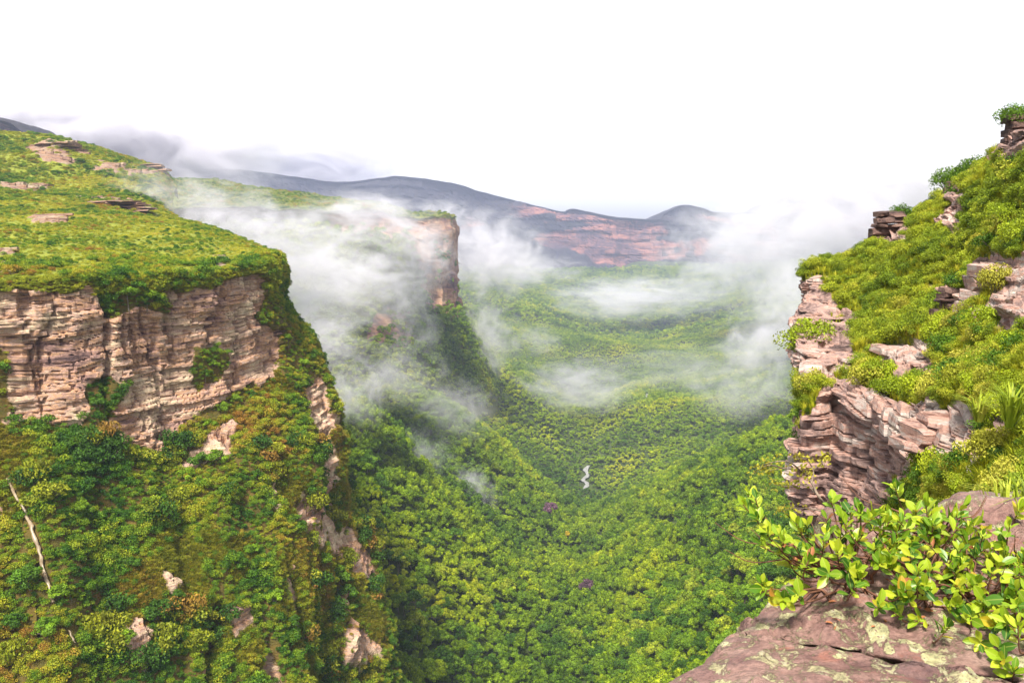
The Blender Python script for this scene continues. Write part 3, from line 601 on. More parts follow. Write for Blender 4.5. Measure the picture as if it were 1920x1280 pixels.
scatter('forest', joined, p1, scl3(s1, (.75, 1.6)), rots(len(p1)), 'unbroken green forest canopy filling the valley', 'forest')
pf = np.concatenate([p2, p3]); sf = np.concatenate([s2, s3])
a_, b_, _ = mid.sample(7000, vegm*(mid.row < 6.6)*(mid.row > 3)); a_ = a_[inview(a_, 30, 30)]; pf = np.concatenate([pf, a_]); sf = np.concatenate([sf, 4+8*rng.random(len(a_))])
a_, b_, _ = mid.sample(9000, vegm*(mid.row <= 3)); a_ = a_[inview(a_, 30, 30)]; scatter('buttress_undergrowth', [b[0] for b in BUSH_L], a_, scl3(2+4*rng.random(len(a_))**2, (.6, .9)), rots(len(a_)), 'olive scrub covering the top of the distant buttress', 'undergrowth')
scatter('distant_forest', FAR, pf, scl3(sf, (.6, 1.3)), rots(len(pf)), 'far forest canopy on the valley floor under the mist', 'forest')
for (px, py, Y, s, m, lb) in [(1102,1062,500,13,'purple','purple flowering tree standing in the forest near the gully'),(1085,1052,515,9,'purple','small purple flowering tree beside a larger purple one'),
        (1030,968,690,15,'purple','mauve flowering tree in the forest below the stream'),(1062,992,650,9,'yellow','yellow flowering tree among mauve blossom in the forest')]:
    q = P(px, py, Y); q[2] = vz(np.array([q[0]]), np.array([q[1]]))[0]+1; plant('flowering_tree', TREES[int(s) % 7], q, s, lb, 'tree', None, mats={'crown': M[m]}, sz=1.15)
# left slope scrub
FALL1 = [(14, 896), (24, 918), (36, 938), (46, 958), (58, 985), (68, 1015), (76, 1048), (86, 1080), (94, 1104), (99, 1128)]; FALL2 = [(128, 1180), (134, 1190), (142, 1204)]
def off_path(p, s, path, w_):   # scrub stays clear of the water, and of the line of sight just below it
    x, y, d = proj(p); px = np.interp(y, [q[1] for q in path], [q[0] for q in path]); k = (np.abs(x-px) > w_+420*s/d) | (y < path[0][1]-5) | (y > path[-1][1]+14); return k
dn = np.clip(left.veg-.35, 0, 1)*(left.row > .5)*(left.px > -120)
dn = dn*(left.py < 1400)*np.where(left.col > 8.6, .15, 1.); p, nm, _ = left.sample(27000, dn); ok = inview(p, 90, 60); p, nm = p[ok], nm[ok]; s = .8+3.4*rng.random(len(p))**2.4*(.55+.9*sstep(-.25, .3, fbm(p/11.+50, 3))); s *= np.where(proj(p)[1] < 830, .75, 1.)
opn = fbm(p/np.array([13, 13, 20.])+33, 3)+rng.normal(size=len(p))*.10 > .16; s = np.where(opn, s*.42, s)
ok = off_path(p, s, FALL1, 5) & off_path(p, s, FALL2, 3); p, nm, s = p[ok], nm[ok], s[ok]
x, y, d = proj(p); order = np.argsort(-s); cnt = 0; used = np.zeros(len(p), bool)
for i in order:
    if cnt >= 150: break
    if not (5 < x[i] < 1900 and 5 < y[i] < 1275) or not seen(p[i]+nm[i]*1.5): continue
    used[i] = True; cnt += 1; q = p[i]; bt = cnt % 2
    cl = list(SHC)[int(rng.choice(3, p=[.5, .4, .1]))]; place = 'clinging to the face of the pink cliff' if y[i] < 800 and x[i] < 520 else ('on the spur beside the pale rock buttress' if x[i] > 480 else ('on the steep slope beside the thin waterfall' if x[i] < 220 else 'on the steep slope under the pink cliff'))
    lb = ['wide ', 'upright '][bt]+cl+' shrub '+place
    plant('slope_shrub', BUSH_L[cnt % 5], q, s[i]*1.25, lb, 'shrub', lb.replace(' shrub ', ' shrubs '), ('foliage', 'stem'), mats={'foliage': M['sh_'+SHC[cl]]}, sz=1.3 if bt else .9, tilt=.1)
p, s = p[~used], s[~used]
SLT = [(380,880,7),(405,868,6),(60,1105,8),(110,1125,6),(250,1068,4.5),(628,1090,8),(650,1120,7),(610,1060,6),(445,1060,5.5),(470,1040,5),(130,845,5),(570,690,5),(585,672,5),(240,560,6.5),(215,572,5),(275,565,5.5),(255,548,5),(190,740,5),(185,765,4.5),(400,690,4),(385,705,3.5),(520,1130,6),(545,1175,5),(150,960,4.5),(330,1130,5),(90,1190,6),(30,1180,6),(240,1200,4.5),(480,900,4.5),(350,905,6),(300,980,4),(540,640,4),(560,650,4),(420,770,4),(470,745,4),(395,805,4.5),(355,830,4.5),(440,755,4),(650,1090,5)]
for k, (px, py, sz) in enumerate(SLT):
    q = hit_bv(px, py, (BV[0],))
    if q is None: continue
    plant('slope_tree', TREES[k % 7], q-np.array([0, 0, sz*.35]), sz, ['rounded dark green tree' , 'leafy bright green tree'][k % 2]+(' growing from the face of the pink cliff' if py < 800 else ' rooted on the steep scrubby slope below the pink cliff'), 'tree', ['dark', 'bright'][k % 2]+(' trees on the cliff face' if py < 800 else ' trees on the steep slope'), mats={'crown': M['tree_dark' if k % 2 == 0 else 'tree_bright']}, sz=.95, tilt=.1)
scatter('slope_undergrowth', [b[0] for b in BUSH_L], p, scl3(s, (.7, 1.2)), rots(len(p)), 'olive green scrub covering the steep slope beneath the pink cliff', 'undergrowth')
p, nm, _ = left.sample(26000, dn*(left.row > 4)*(fbm(left.P/np.array([13, 13, 20.])+33, 3) > .08)); p = p[inview(p, 60, 60)]; sg = .7+.8*rng.random(len(p)); k = off_path(p, sg, FALL1, 5); p, sg = p[k], sg[k]
scatter('slope_grass', TUFT_S, p, scl3(sg, (.8, 1.2)), rots(len(p)), 'tawny olive grass in the openings of the steep slope', 'grass')
p, nm, _ = left.sample(5000, (left.row < 1.25)*(left.veg > .5)*(left.px > -80)*(left.col < 9)); p = p[inview(p, 60, 60)]
scatter('brink_grass', [b[0] for b in BUSH_G], p, scl3(.8+1.2*rng.random(len(p))**2, (.5, .9)), rots(len(p)), 'grass hanging over the brink of the pink cliff', 'grass')
for k, (px, py, Y, sz, lb) in enumerate([(60, 300, 590, 7, 'dark shrub at the foot of the broad brown crag'), (150, 306, 592, 8, 'spreading dark shrub beside the broad brown crag'), (95, 270, 603, 6, 'shrub on top of the broad brown crag'), (240, 318, 645, 6, 'shrub below the overhanging rock brow'), (170, 392, 418, 5, 'dark shrub at the end of the long reddish rock band'), (268, 396, 422, 5, 'shrub before the tip of the long reddish rock band'), (18, 362, 485, 5, 'dark shrub under the low rock band of the upper plateau'), (35, 512, 215, 2.6, 'dark shrub below the grey ledge at the cliff brink'), (395, 508, 252, 2.6, 'dark shrub in the rock cleft at the cliff brink'), (440, 500, 245, 3, 'rounded shrub on the brink between the rock cleft and the nose')]):
    q = hit_bv(px, py, (BV[3], BV[0])); plant('plateau_shrub', BUSH_L[k % 5], (P(px, py, Y) if q is None else q)-np.array([0, 0, .3]), sz, lb, 'shrub', None, ('foliage', 'stem'), mats={'foliage': M['sh_d' if k % 3 else 'sh_o']}, sz=.8)
pa, _, _ = left.sample(2600, (left.row < .9)*(left.px > -80)*(left.col < 9.2)); pb, _, _ = lp.sample(1800, (lp.row < .5)*(lp.px > -80)); p = np.concatenate([pa, pb]); p = p[inview(p, 60, 60) & (fbm(p/7.+80, 3) > .08)]
scatter('brink_undergrowth', [b[0] for b in BUSH_L], p, scl3(1.0+2.4*rng.random(len(p))**2, (.7, 1.1)), rots(len(p)), 'ragged dark bushes along the brink of the pink cliff', 'undergrowth')
# plateau scrub
p, nm, _ = lp.sample(52000, np.clip(lp.veg-.3, 0, 1)*np.clip(400/np.maximum(lp.d, 150), .35, 2.2)*(lp.row < 5.4)); p = p[inview(p, 60, 30)]; s = .7+1.0*rng.random(len(p))**2; dd = proj(p)[2]; s *= np.clip(dd/300, .9, 2.0)
k = fbm(p/26., 3)+rng.normal(size=len(p))*.25+np.where(proj(p)[1] < 380, .18, 0) > .20
scatter('plateau_grass', [b[0] for b in BUSH_G], p[~k], scl3(s[~k]*1.1, (.3, .65)), rots((~k).sum()), 'yellow green grass and low scrub covering the plateau', 'grass')
scatter('plateau_undergrowth', [b[0] for b in BUSH_L], p[k], scl3(s[k]*1.5, (.6, 1.0)), rots(k.sum()), 'darker low bushes scattered over the plateau', 'undergrowth')
# right hillside scrub
dn = np.clip(lr.veg-.35, 0, 1)*(lr.px > 1440)*(lr.row < 8.2)*np.clip(38/np.maximum(lr.d, 8), .5, 3)
p, nm, _ = lr.sample(7500, dn); ok = inview(p, 160, 160) & (p[:, 1] > 9); p, nm = p[ok], nm[ok]; d = proj(p)[2]; s = (.45+1.15*rng.random(len(p))**2)*np.clip(d/38, .55, 1.15)
x, y, d = proj(p); order = np.argsort(-s/d); cnt = 0; used = np.zeros(len(p), bool)
for i in order:
    if cnt >= 150: break
    if not (1480 < x[i] < 1915 and 200 < y[i] < 1100) or not seen(p[i]+nm[i]*.7): continue
    used[i] = True; cnt += 1; bt = cnt % 2
    cl = list(HSC)[int(rng.choice(3, p=[.3, .4, .3]))]; place = 'below the skyline crags of the hillside' if y[i] < 480 else ('on the open hillside above the banded crag' if y[i] < 720 and x[i] < 1740 else ('beside the pale blocky outcrop' if y[i] < 720 else 'around the dark overhang'))
    lb = ['low rounded ', 'tall bushy '][bt]+cl+' shrub '+place
    plant('hillside_shrub', BUSH_N[cnt % 6], p[i]-nm[i]*.1, s[i]*1.2, lb, 'shrub', lb.replace(' shrub ', ' shrubs '), ('foliage', 'stem'), mats={'foliage': M['sh_'+HSC[cl]]}, sz=1.3 if bt else .85, tilt=.12)
p, s = p[~used], s[~used]
for k, (px, py, Y, sz, lb) in enumerate([(1690, 402, 71.5, 1.6, 'dark wiry shrub on top of the layered skyline crag'), (1788, 345, 67, 2.6, 'large dark shrub crowning the tall broken crag'), (1820, 330, 66, 2.4, 'dark shrub just behind the tall broken crag'), (1850, 318, 64, 2.2, 'dark shrub on the skyline between crag and rock tower'), (1815, 372, 64, 2.6, 'dark shrub on the shaded side of the tall broken crag'), (1845, 352, 62, 2.6, 'dark shrub leaning out below the rock tower'), (1880, 332, 59, 2.4, 'dark shrub at the foot of the rock tower'), (1905, 222, 57.5, 1.9, 'small wiry shrub on top of the rock tower'), (1520, 640, 58, 3.0, 'rounded olive shrub hanging from the edge of the crag'), (1522, 790, 49, 1.9, 'dark shrub growing out of the corner of the banded crag'), (1515, 825, 48, 1.6, 'dark shrub low on the corner of the banded crag')]):
    plant('crag_shrub', BUSH_N[k % 6], P(px, py, Y)-np.array([0, 0, sz*.35]), sz*1.35, lb, 'shrub', None, ('foliage', 'stem'), mats={'foliage': M['sh_e' if k != 8 else 'sh_l']}, sz=1.0, tilt=.1)
scatter('hillside_undergrowth', [b[0] for b in BUSH_N], p, scl3(s, (.6, 1.2)), rots(len(p)), 'lime green scrub covering the hillside beside the banded crag', 'undergrowth')
p, nm, _ = lr.sample(26000, dn); p = p[inview(p, 100, 100) & (p[:, 1] > 7)]; d = proj(p)[2]
scatter('hillside_grass', TUFT, p, scl3((.3+.5*rng.random(len(p)))*np.clip(d/40, .7, 1.2), (.8, 1.3)), rots(len(p)), 'long yellow green grass on the hillside beside the banded crag', 'grass')
# ------------------------------------------------------------------ the ledge in the foreground
def ledge_mat():
    m, t, N, L, B = nt('lichen_sandstone'); B.inputs['Roughness'].default_value = .62; B.inputs['Specular IOR Level'].default_value = .35
    v = mp(N, L, (1, 1, 1)); vs_ = mp(N, L, (1.2, 3.0, 3.0))
    c = ramp(N, [(.25, (.09, .045, .042)), (.42, (.19, .10, .085)), (.56, (.28, .165, .135)), (.75, (.38, .26, .21))]); L.new(nz(N, L, vs_, 2.2, 8, .68, .5), c.inputs[0])
    g = nz(N, L, v, 60, 5, .7); gm = N.new('ShaderNodeMapRange'); gm.inputs[1].default_value = .3; gm.inputs[2].default_value = .7; gm.inputs[3].default_value = .6; gm.inputs[4].default_value = 1.3; L.new(g, gm.inputs[0])
    col = mix(N, L, 1, c.outputs[0], gm.outputs[0], 'MULTIPLY')
    red = ramp(N, [(.58, (0, 0, 0)), (.66, (1, 1, 1))]); L.new(nz(N, L, vs_, 3.3, 6, .65, 1.), red.inputs[0]); col = mix(N, L, mth(N, L, 'MULTIPLY', red.outputs[0], .55), col, (.33, .12, .075))
    wet = ramp(N, [(.60, (0, 0, 0)), (.70, (1, 1, 1))]); L.new(nz(N, L, vs_, 1.7, 5, .6, .6), wet.inputs[0]); col = mix(N, L, mth(N, L, 'MULTIPLY', wet.outputs[0], .6), col, (.075, .05, .06))
    # crusty lichen: round rosettes and sprawling crusts
    w = N.new('ShaderNodeVectorMath'); w.operation = 'ADD'; dn = N.new('ShaderNodeTexNoise'); dn.inputs['Scale'].default_value = 14; dn.inputs['Detail'].default_value = 4; L.new(v, dn.inputs['Vector'])
    sc = N.new('ShaderNodeVectorMath'); sc.operation = 'SCALE'; sc.inputs['Scale'].default_value = .10; L.new(dn.outputs['Color'], sc.inputs[0]); L.new(v, w.inputs[0]); L.new(sc.outputs[0], w.inputs[1])
    vo = N.new('ShaderNodeTexVoronoi'); vo.inputs['Scale'].default_value = 11; L.new(w.outputs[0], vo.inputs['Vector'])
    dd = mth(N, L, 'ADD', vo.outputs['Distance'], mth(N, L, 'MULTIPLY', nz(N, L, v, 45, 5, .7), .35))
    area = nz(N, L, v, 1.5, 5, .6, .3); th = N.new('ShaderNodeMapRange'); th.inputs[1].default_value = .40; th.inputs[2].default_value = .62; th.inputs[3].default_value = .30; th.inputs[4].default_value = .72; L.new(area, th.inputs[0])
    sp = N.new('ShaderNodeMapRange'); sp.inputs[1].default_value = 0; sp.inputs[2].default_value = .045; L.new(mth(N, L, 'SUBTRACT', th.outputs[0], dd), sp.inputs[0])
    cr = ramp(N, [(.525, (0, 0, 0)), (.565, (1, 1, 1))]); L.new(nz(N, L, v, 11, 10, .78, .6), cr.inputs[0])
    lf_ = mth(N, L, 'MAXIMUM', sp.outputs[0], mth(N, L, 'MULTIPLY', cr.outputs[0], .8)); lf_ = mth(N, L, 'MULTIPLY', lf_, mth(N, L, 'GREATER_THAN', nz(N, L, v, 90, 4, .75), .42))
    lc = ramp(N, [(.35, (.24, .24, .12)), (.5, (.42, .40, .20)), (.65, (.52, .50, .33))]); L.new(nz(N, L, v, 30, 6, .7), lc.inputs[0])
    L.new(mix(N, L, mth(N, L, 'MULTIPLY', lf_, .88), col, lc.outputs[0]), B.inputs['Base Color'])
    rg = N.new('ShaderNodeMapRange'); rg.inputs[3].default_value = .42; rg.inputs[4].default_value = .9; L.new(lf_, rg.inputs[0]); L.new(rg.outputs[0], B.inputs['Roughness'])
    b = N.new('ShaderNodeBump'); b.inputs['Strength'].default_value = 1.0; b.inputs['Distance'].default_value = .018
    L.new(mth(N, L, 'ADD', mth(N, L, 'ADD', nz(N, L, vs_, 9, 9, .72), mth(N, L, 'MULTIPLY', g, .4)), mth(N, L, 'MULTIPLY', lf_, .22)), b.inputs['Height']); L.new(b.outputs[0], B.inputs['Normal'])
    return m
M['ledge'] = ledge_mat()
OFF = [(.05, -2.2), (-.02, -.75), (-.03, -.22), (-.005, -.06), (.05, -.005), (.25, .02), (.6, .03), (1.1, .05), (1.8, .12), (2.8, .4)]
def slab_net(edge, skew, fr=0):
    net = []
    for k, (px, py, z) in enumerate(edge):
        e = PZ(px, py, z); net.append([e+np.array([dx, -skew[k]*min(max(dx, 0), 1.3), dz]) for dx, dz in OFF])
    return net
ef = [(900,1640,-1.36),(1015,1480,-1.34),(1105,1380,-1.31),(1205,1290,-1.285),(1318,1222,-1.265),(1352,1192,-1.258)]; nf = slab_net(ef, [0, .05, .15, .28, .42, .5])
lip = [q+np.array([.012, .012, -.05]) for q in nf[-1]]; dr = [q+np.array([.012, .015, -.5]) for q in nf[-1]]
lfk = Loft(nf+[lip, dr], .012, [.05, .02, .012, .012, .01, .02, .1])
rgh = lambda l, o: fbm(l.P*[2.4, 4, 3]+o, 4)*.045*sstep(0, 1.5, l.col)+fbm(l.P*[9, 16, 12]+o, 4)*.014-.030*(1-sstep(0, .10, np.abs(fbm(l.P*[3, 9, 6]+o+9, 3))))*sstep(.05, .2, fbm(l.P*2.+o, 2)+.15)+fbm(l.P*[2, 30, 40]+o, 3)*.012*(1-sstep(2.6, 3.6, l.col))
lfk.P = lfk.P+lfk.N*rgh(lfk, 0)[..., None]
def face_up(l):
    if np.median(l.N[..., 2]) < 0: l.P = l.P[:, ::-1]
    return l
for l_ in (lfk,): pass
o = ob('rock_ledge', face_up(lfk).mesh('front_ledge', M['ledge'], {}, True), None, 'smooth reddish brown sandstone slab with pale lichen in front of the crack', 'rock')
er = [(1360,1186,-1.36),(1362,1183,-1.272),(1395,1150,-1.262),(1432,1116,-1.245),(1480,1086,-1.225),(1540,1060,-1.20),(1640,1030,-1.17),(1740,1000,-1.14)]; nrr = slab_net(er, [.5, .5, .45, .35, .25, .2, .1, 0])
nrr[0] = [q+np.array([.0, .004, 0]) for q in nrr[0]]; nrr[1] = [q+np.array([.0, .004, 0]) for q in nrr[1]]
nrr.append([q+np.array([0, .25, -.08]) for q in nrr[-1]]); nrr.append([q+np.array([.1, .5, -1.5]) for q in nrr[-1]])
lrk = Loft(nrr, .012, [.03, .012, .012, .014, .016, .02, .03, .05, .2])
lrk.P = lrk.P+lrk.N*rgh(lrk, 4)[..., None]
ob('rock_ledge', face_up(lrk).mesh('rear_ledge', M['ledge'], {}, True), None, 'dark purplish sandstone slab behind the crack with lichen rosettes, under the leafy shrubs', 'rock')
def boulder(c, sx, sy, sz, seed, label, rz=0.):
    n, k = 26, 40; th = np.linspace(0, math.pi, n)[:, None]; ph = np.linspace(0, 2*math.pi, k, endpoint=False)[None]
    d = np.stack([np.sin(th)*np.cos(ph), np.sin(th)*np.sin(ph), np.cos(th)+0*ph], -1); e = np.sign(d)*np.abs(d)**.72
    q = e*(1+fbm(d*1.6+seed, 4)*.35+fbm(d*6+seed, 3)*.06)[..., None]*[sx, sy, sz]; cr_, sr = math.cos(rz), math.sin(rz)
    q = np.stack([q[..., 0]*cr_-q[..., 1]*sr, q[..., 0]*sr+q[..., 1]*cr_, q[..., 2]], -1); i = np.arange(n*k).reshape(n, k); j = np.roll(i, -1, 1)
    return ob('boulder', mesh('boulder', q.reshape(-1, 3), np.stack([i[:-1], i[1:], j[1:], j[:-1]], -1).reshape(-1, 4), M['ledge'], True), None, label, 'rock', loc=c)
boulder(P(1850, 1010, 3.75), .30, .28, .19, 3, 'pale lichen crusted boulder half hidden behind the leafy shrubs', .4)
boulder(P(1610, 1010, 3.55), .16, .16, .13, 8, 'small grey boulder behind the leafy shrubs at the tip of the ledge', .1)
boulder(P(2010, 1060, 3.4), .36, .36, .26, 5, 'rounded boulder beneath the long grass by the leafy shrubs', .9)
# lichen tufts on the rim of the slabs
M['lichen'] = leaf_mat('yellow_lichen', [(0, (.36, .33, .07)), (1, (.58, .52, .16))], 3, .1, .9, .3)
for k in range(3):
    C, R = bush_lobes(900+k, 7); V, Fc, sh = leaf_cloud(420, C, np.array(R)*.8, .045, 910+k, .6, .2, 1.); LM = globals().setdefault('LM', []); LM.append(mesh('lichen_tuft', V, Fc, M['lichen'], False, {'shade': sh}))
bvf = BVHTree.FromPolygons([tuple(q) for q in np.concatenate([lfk.P.reshape(-1, 3)]).tolist()], lfk.faces().tolist()); bvr = BVHTree.FromPolygons([tuple(q) for q in lrk.P.reshape(-1, 3).tolist()], lrk.faces().tolist())
for k, (px, py, sz) in enumerate([(1478,1136,.05),(1452,1110,.06),(1436,1122,.055),(1420,1135,.05),(1400,1148,.045),(1384,1158,.04),(1352,1190,.05),(1338,1200,.04),(1320,1215,.035),(1296,1240,.035),(1498,1100,.04),(1405,1132,.03),(1290,1256,.03),(1275,1262,.03),(1462,1122,.04)]):
    q = hit(px, py, (bvf, bvr))
    if q is None: continue
    o = ob('lichen_tuft', LM[k % 3], None, 'small yellow lichen tuft growing on the rim of the sandstone ledge', 'lichen', 'lichen tufts on the ledge rim', loc=q-[0, 0, sz*.18]); o.scale = (sz, sz, sz*.8); o.rotation_euler.z = k*1.7
# leafy shrubs
def big_leaf(seed):
    r = np.random.default_rng(seed); n = 7; t = np.linspace(0, 1, n); wd = .23*np.sin(np.pi*np.clip(t*.93+.05, 0, 1)**1.35)**.8*(1+.1*r.normal()); wd[0] = .02; wd[-1] = .03
    bend = -.10*t**2*(1+r.normal()*.8); cup = .30+.2*r.random(); V = []; Fc = []
    for i in range(n):
        for sgn in (-1, -.5, 0, .5, 1): V.append([sgn*wd[i], t[i], bend[i]+abs(sgn)*wd[i]*cup+(r.normal()*.006 if sgn else 0)])
    for i in range(n-1):
        for j in range(4): Fc.append([i*5+j, i*5+j+1, (i+1)*5+j+1, (i+1)*5+j])
    return np.array(V), np.array(Fc)
def bl_mat(name, stops):
    m, t, N, L, B = nt(name); B.inputs['Roughness'].default_value = .38; B.inputs['Specular IOR Level'].default_value = .45
    oi = N.new('ShaderNodeObjectInfo'); c = ramp(N, stops); L.new(oi.outputs['Random'], c.inputs[0]); v = mp(N, L, (1, 1, 1))
    sep = N.new('ShaderNodeSeparateXYZ'); L.new(v, sep.inputs[0]); ax = mth(N, L, 'ABSOLUTE', sep.outputs[0]); rib = N.new('ShaderNodeMapRange'); rib.inputs[1].default_value = .008; rib.inputs[2].default_value = .03; rib.inputs[3].default_value = .45; rib.inputs[4].default_value = 0; L.new(ax, rib.inputs[0])
    col = mix(N, L, rib.outputs[0], c.outputs[0], (.45, .46, .10)); sp = ramp(N, [(.70, (1, 1, 1)), (.80, (.45, .3, .12))]); L.new(nz(N, L, v, 5, 4, .6), sp.inputs[0]); col = mix(N, L, .7, col, sp.outputs[0], 'MULTIPLY')
    L.new(col, B.inputs['Base Color']); tr = N.new('ShaderNodeBsdfTranslucent'); L.new(col, tr.inputs[0]); mx = N.new('ShaderNodeMixShader'); mx.inputs[0].default_value = .33
    L.new(B.outputs[0], mx.inputs[1]); L.new(tr.outputs[0], mx.inputs[2]); L.new(mx.outputs[0], N['Material Output'].inputs['Surface']); return m
M['bigleaf'] = bl_mat('glossy_leaf', [(0, (.035, .11, .012)), (.2, (.10, .22, .012)), (.5, (.27, .39, .016)), (.95, (.46, .50, .03)), (.985, (.48, .36, .02)), (1, (.40, .16, .03))])
M['deadleaf'] = plain('dry_leaf', (.26, .10, .04), .6, .4, 3)
BL = [mesh('leaf', *big_leaf(1000+k), M['bigleaf'], True) for k in range(6)]; DL = mesh('leaf', *big_leaf(1100), M['deadleaf'], True)
ZC = [(420,570),(400,545),(460,620),(520,650),(440,840),(470,815),(590,770),(620,590),(600,620),(640,690),(700,770),(540,700),(790,560),(830,540),(800,650),(850,600),(870,680),(900,740),(830,790),(780,790),(930,560),(980,600),(940,660),(1000,700),(970,750),(1040,720),(1000,830),(1050,800),(970,860),(1060,560),(1110,560),(1140,620),(1080,640),(1150,680),(1110,740),(1130,880),(1110,960),(1200,560),(1260,590),(1250,650),(1220,720),(1190,800),(1230,900),(1260,780),(1300,700),(1340,740),(1360,800),(1310,830),(1380,860),(1400,720),(1440,650),(1350,960),(1290,960),(1420,910),(1450,960),(1480,880),(1480,780),(1450,730),(1500,680),(1330,650),(1490,1060),(1440,1130),(1560,800),(1560,900),(1560,700),(1560,620),(1560,1000),(700,640),(740,720),(900,620),(1020,640),(1190,620),(1160,560),(1090,830),(1170,740),(1250,840),(1400,790),(1330,890)]
ROOT = [(1600, 1062, 'low shrub with lime leaves and red twigs trailing over the tip of the ledge'), (1730, 1085, 'dense leafy shrub with glossy lime leaves rooted in the crack of the ledge'), (1830, 1120, 'leafy shrub with broad shining leaves hanging over the dark slab'),
        (1905, 1060, 'upright leafy shrub with darker leaves beside the long grass'), (1760, 1010, 'leafy shrub with pale young shoots in front of the lichen boulder'), (1960, 1180, 'straggling shrub with dry twigs at the side of the front slab')]
RP = []
for px, py, lb in ROOT:
    q = hit(px, py, (bvr, bvf)); RP.append(PZ(px, py, -1.18) if q is None else q)
CL = []
for zx, zy in ZC:
    px, py = 1240+.453*zx, 700+.453*zy; z = np.interp(py, [930, 1060, 1200], [-1.01, -1.1, -1.175])+random.uniform(-.02, .05); CL.append((PZ(px, py, z), px, py))
for c, cx, cy in list(CL):
    for _ in range(1 if random.random() < .5 else 2): CL.append((c+np.array([random.gauss(.02, .05) if cx > 1560 else abs(random.gauss(.03, .03)), random.gauss(0.02, .06), random.gauss(-.02, .025)]), cx+random.random()*9, cy+random.random()*9))
own = [int(np.argmin([np.linalg.norm((c-r)*[1, .8, .6]) for r in RP])) for c, _, _ in CL]
for si, (px, py, lb) in enumerate(ROOT):
    root = RP[si]; e = ob('leafy_shrub', None, None, lb, 'shrub', None, None, root-[0, 0, .01]); e.empty_display_size = .05; parts = []
    mine = [CL[i] for i in range(len(CL)) if own[i] == si]
    for c, cx, cy in mine:
        q = c-root-np.array([0, 0, .05]); dirn = q/max(np.linalg.norm(q), 1e-6); axis = np.array([dirn[0]*.55-.05, dirn[1]*.3-.35, .62])+np.random.default_rng(int(cx*7+cy)).normal(size=3)*.2; axis /= np.linalg.norm(axis)
        mid_ = q*.5+np.array([random.gauss(0, .02), random.gauss(0, .02), -.25*abs(q[2])-.01]); ln = .05+random.random()*.04
        q0 = np.array([q[0]*random.uniform(.15, .55), q[1]*random.uniform(.2, .7), -.03]); pts = np.array([q0, q0*.6+mid_*.4+[0, 0, .015], mid_, q*.8+[0, 0, -.02], q, q+axis*ln]); pts = cat_rom(pts, [4]*5); br = ob('branch', mesh('branch', *tube(pts, np.linspace(.0052, .0017, len(pts)), 5), M['twig'], True), e)
        r = np.random.default_rng(int(cx*13+cy*3)); nl = int(r.integers(6, 11)); u = np.cross(axis, [.3, .2, .9]); u /= np.linalg.norm(u); w_ = np.cross(axis, u)
        for k in range(nl):
            t = k/nl; az = k*2.4+r.random()*.6; el = (1.1-.8*t)+r.normal()*.22; ld = axis*math.cos(el)+(u*math.cos(az)+w_*math.sin(az))*math.sin(el)
            nrm = axis-ld*np.dot(axis, ld); nrm = nrm/max(np.linalg.norm(nrm), 1e-6)+r.normal(size=3)*.25; x_ = np.cross(ld, nrm); x_ /= np.linalg.norm(x_); nn = np.cross(x_, ld)
            L_ = (.026+.032*r.random())*(1-.3*(t > .85)); o = ob('leaf', DL if r.random() < .012 else BL[int(r.integers(6))], br)
            R_ = Matrix(np.stack([x_, ld, nn], 1).tolist()).to_4x4(); o.matrix_local = Matrix.Translation(Vector((q+axis*ln*(.15+.85*t)+[0, 0, .01]).tolist())) @ R_ @ Matrix.Diagonal((L_*(.9+.3*r.random()), L_, L_, 1))
    for k in range(7):
        a = random.random()*6.28; ln = .12+.2*random.random(); b = np.array([math.cos(a)*ln-.08, math.sin(a)*ln*.6, .02+.12*random.random()]); pts = cat_rom(np.array([[0, 0, 0], b*.5+[0, 0, .03], b, b*1.3+[0, 0, .04]]), [4]*3); parts.append(tube(pts, np.linspace(.004, .001, len(pts)), 5))
    V, Fc = join(parts); ob('stem', mesh('stem', V, Fc, M['twig'], True), e)
# dry leaf litter under the shrubs
V = []; Fc = []; lv, lfc = big_leaf(1100)
for k in range(70):
    q = hit(random.uniform(1540, 1915), random.uniform(1060, 1180), (bvr,))
    if q is None: continue
    R_ = np.array(Matrix.Rotation(random.random()*6.28, 3, 'Z') @ Matrix.Rotation(random.gauss(0, .35), 3, 'X') @ Matrix.Rotation(random.gauss(0, .35), 3, 'Y')); o_ = sum(len(a) for a in V); V.append((lv*random.uniform(.014, .030))@R_.T+q+[0, 0, .006]); Fc.append(lfc+o_)
ob('leaf_litter', mesh('leaf_litter', np.concatenate(V), np.concatenate(Fc), M['deadleaf'], True), None, 'rust coloured dry leaves lying under the leafy shrubs', 'leaf litter', None, 'stuff')
# long grass by the shrubs, spiky grass further up
M['blade'] = leaf_mat('long_grass_blade', [(0, (.20, .28, .015)), (.5, (.32, .38, .03)), (1, (.46, .42, .08))], 2, .35, .5, .3)
def grass(px, py, Y, h, nb, w_, lean, label, seed, cull=1):
    V, Fc, S = tuft(nb, seed, h, w_, lean); e = ob('grass_tuft', mesh('grass_tuft', V, Fc, M['blade'], False, {'shade': S}), None, label, 'grass tuft', loc=P(px, py, Y)); return e
grass(1930, 985, 3.1, .26, 60, .0035, 1.1, 'long yellow green grass tuft arching beside the leafy shrubs', 1)
grass(1885, 960, 3.5, .20, 40, .005, .9, 'short grass tuft in front of the lichen boulder', 2)
grass(1893, 800, 14.5, 1.0, 90, .022, .8, 'spiky bright green grass tuft on the hillside above the dark overhang', 3)
grass(1835, 790, 17.5, .8, 80, .02, .8, 'smaller spiky grass tuft on the ledge above the dark overhang', 4)
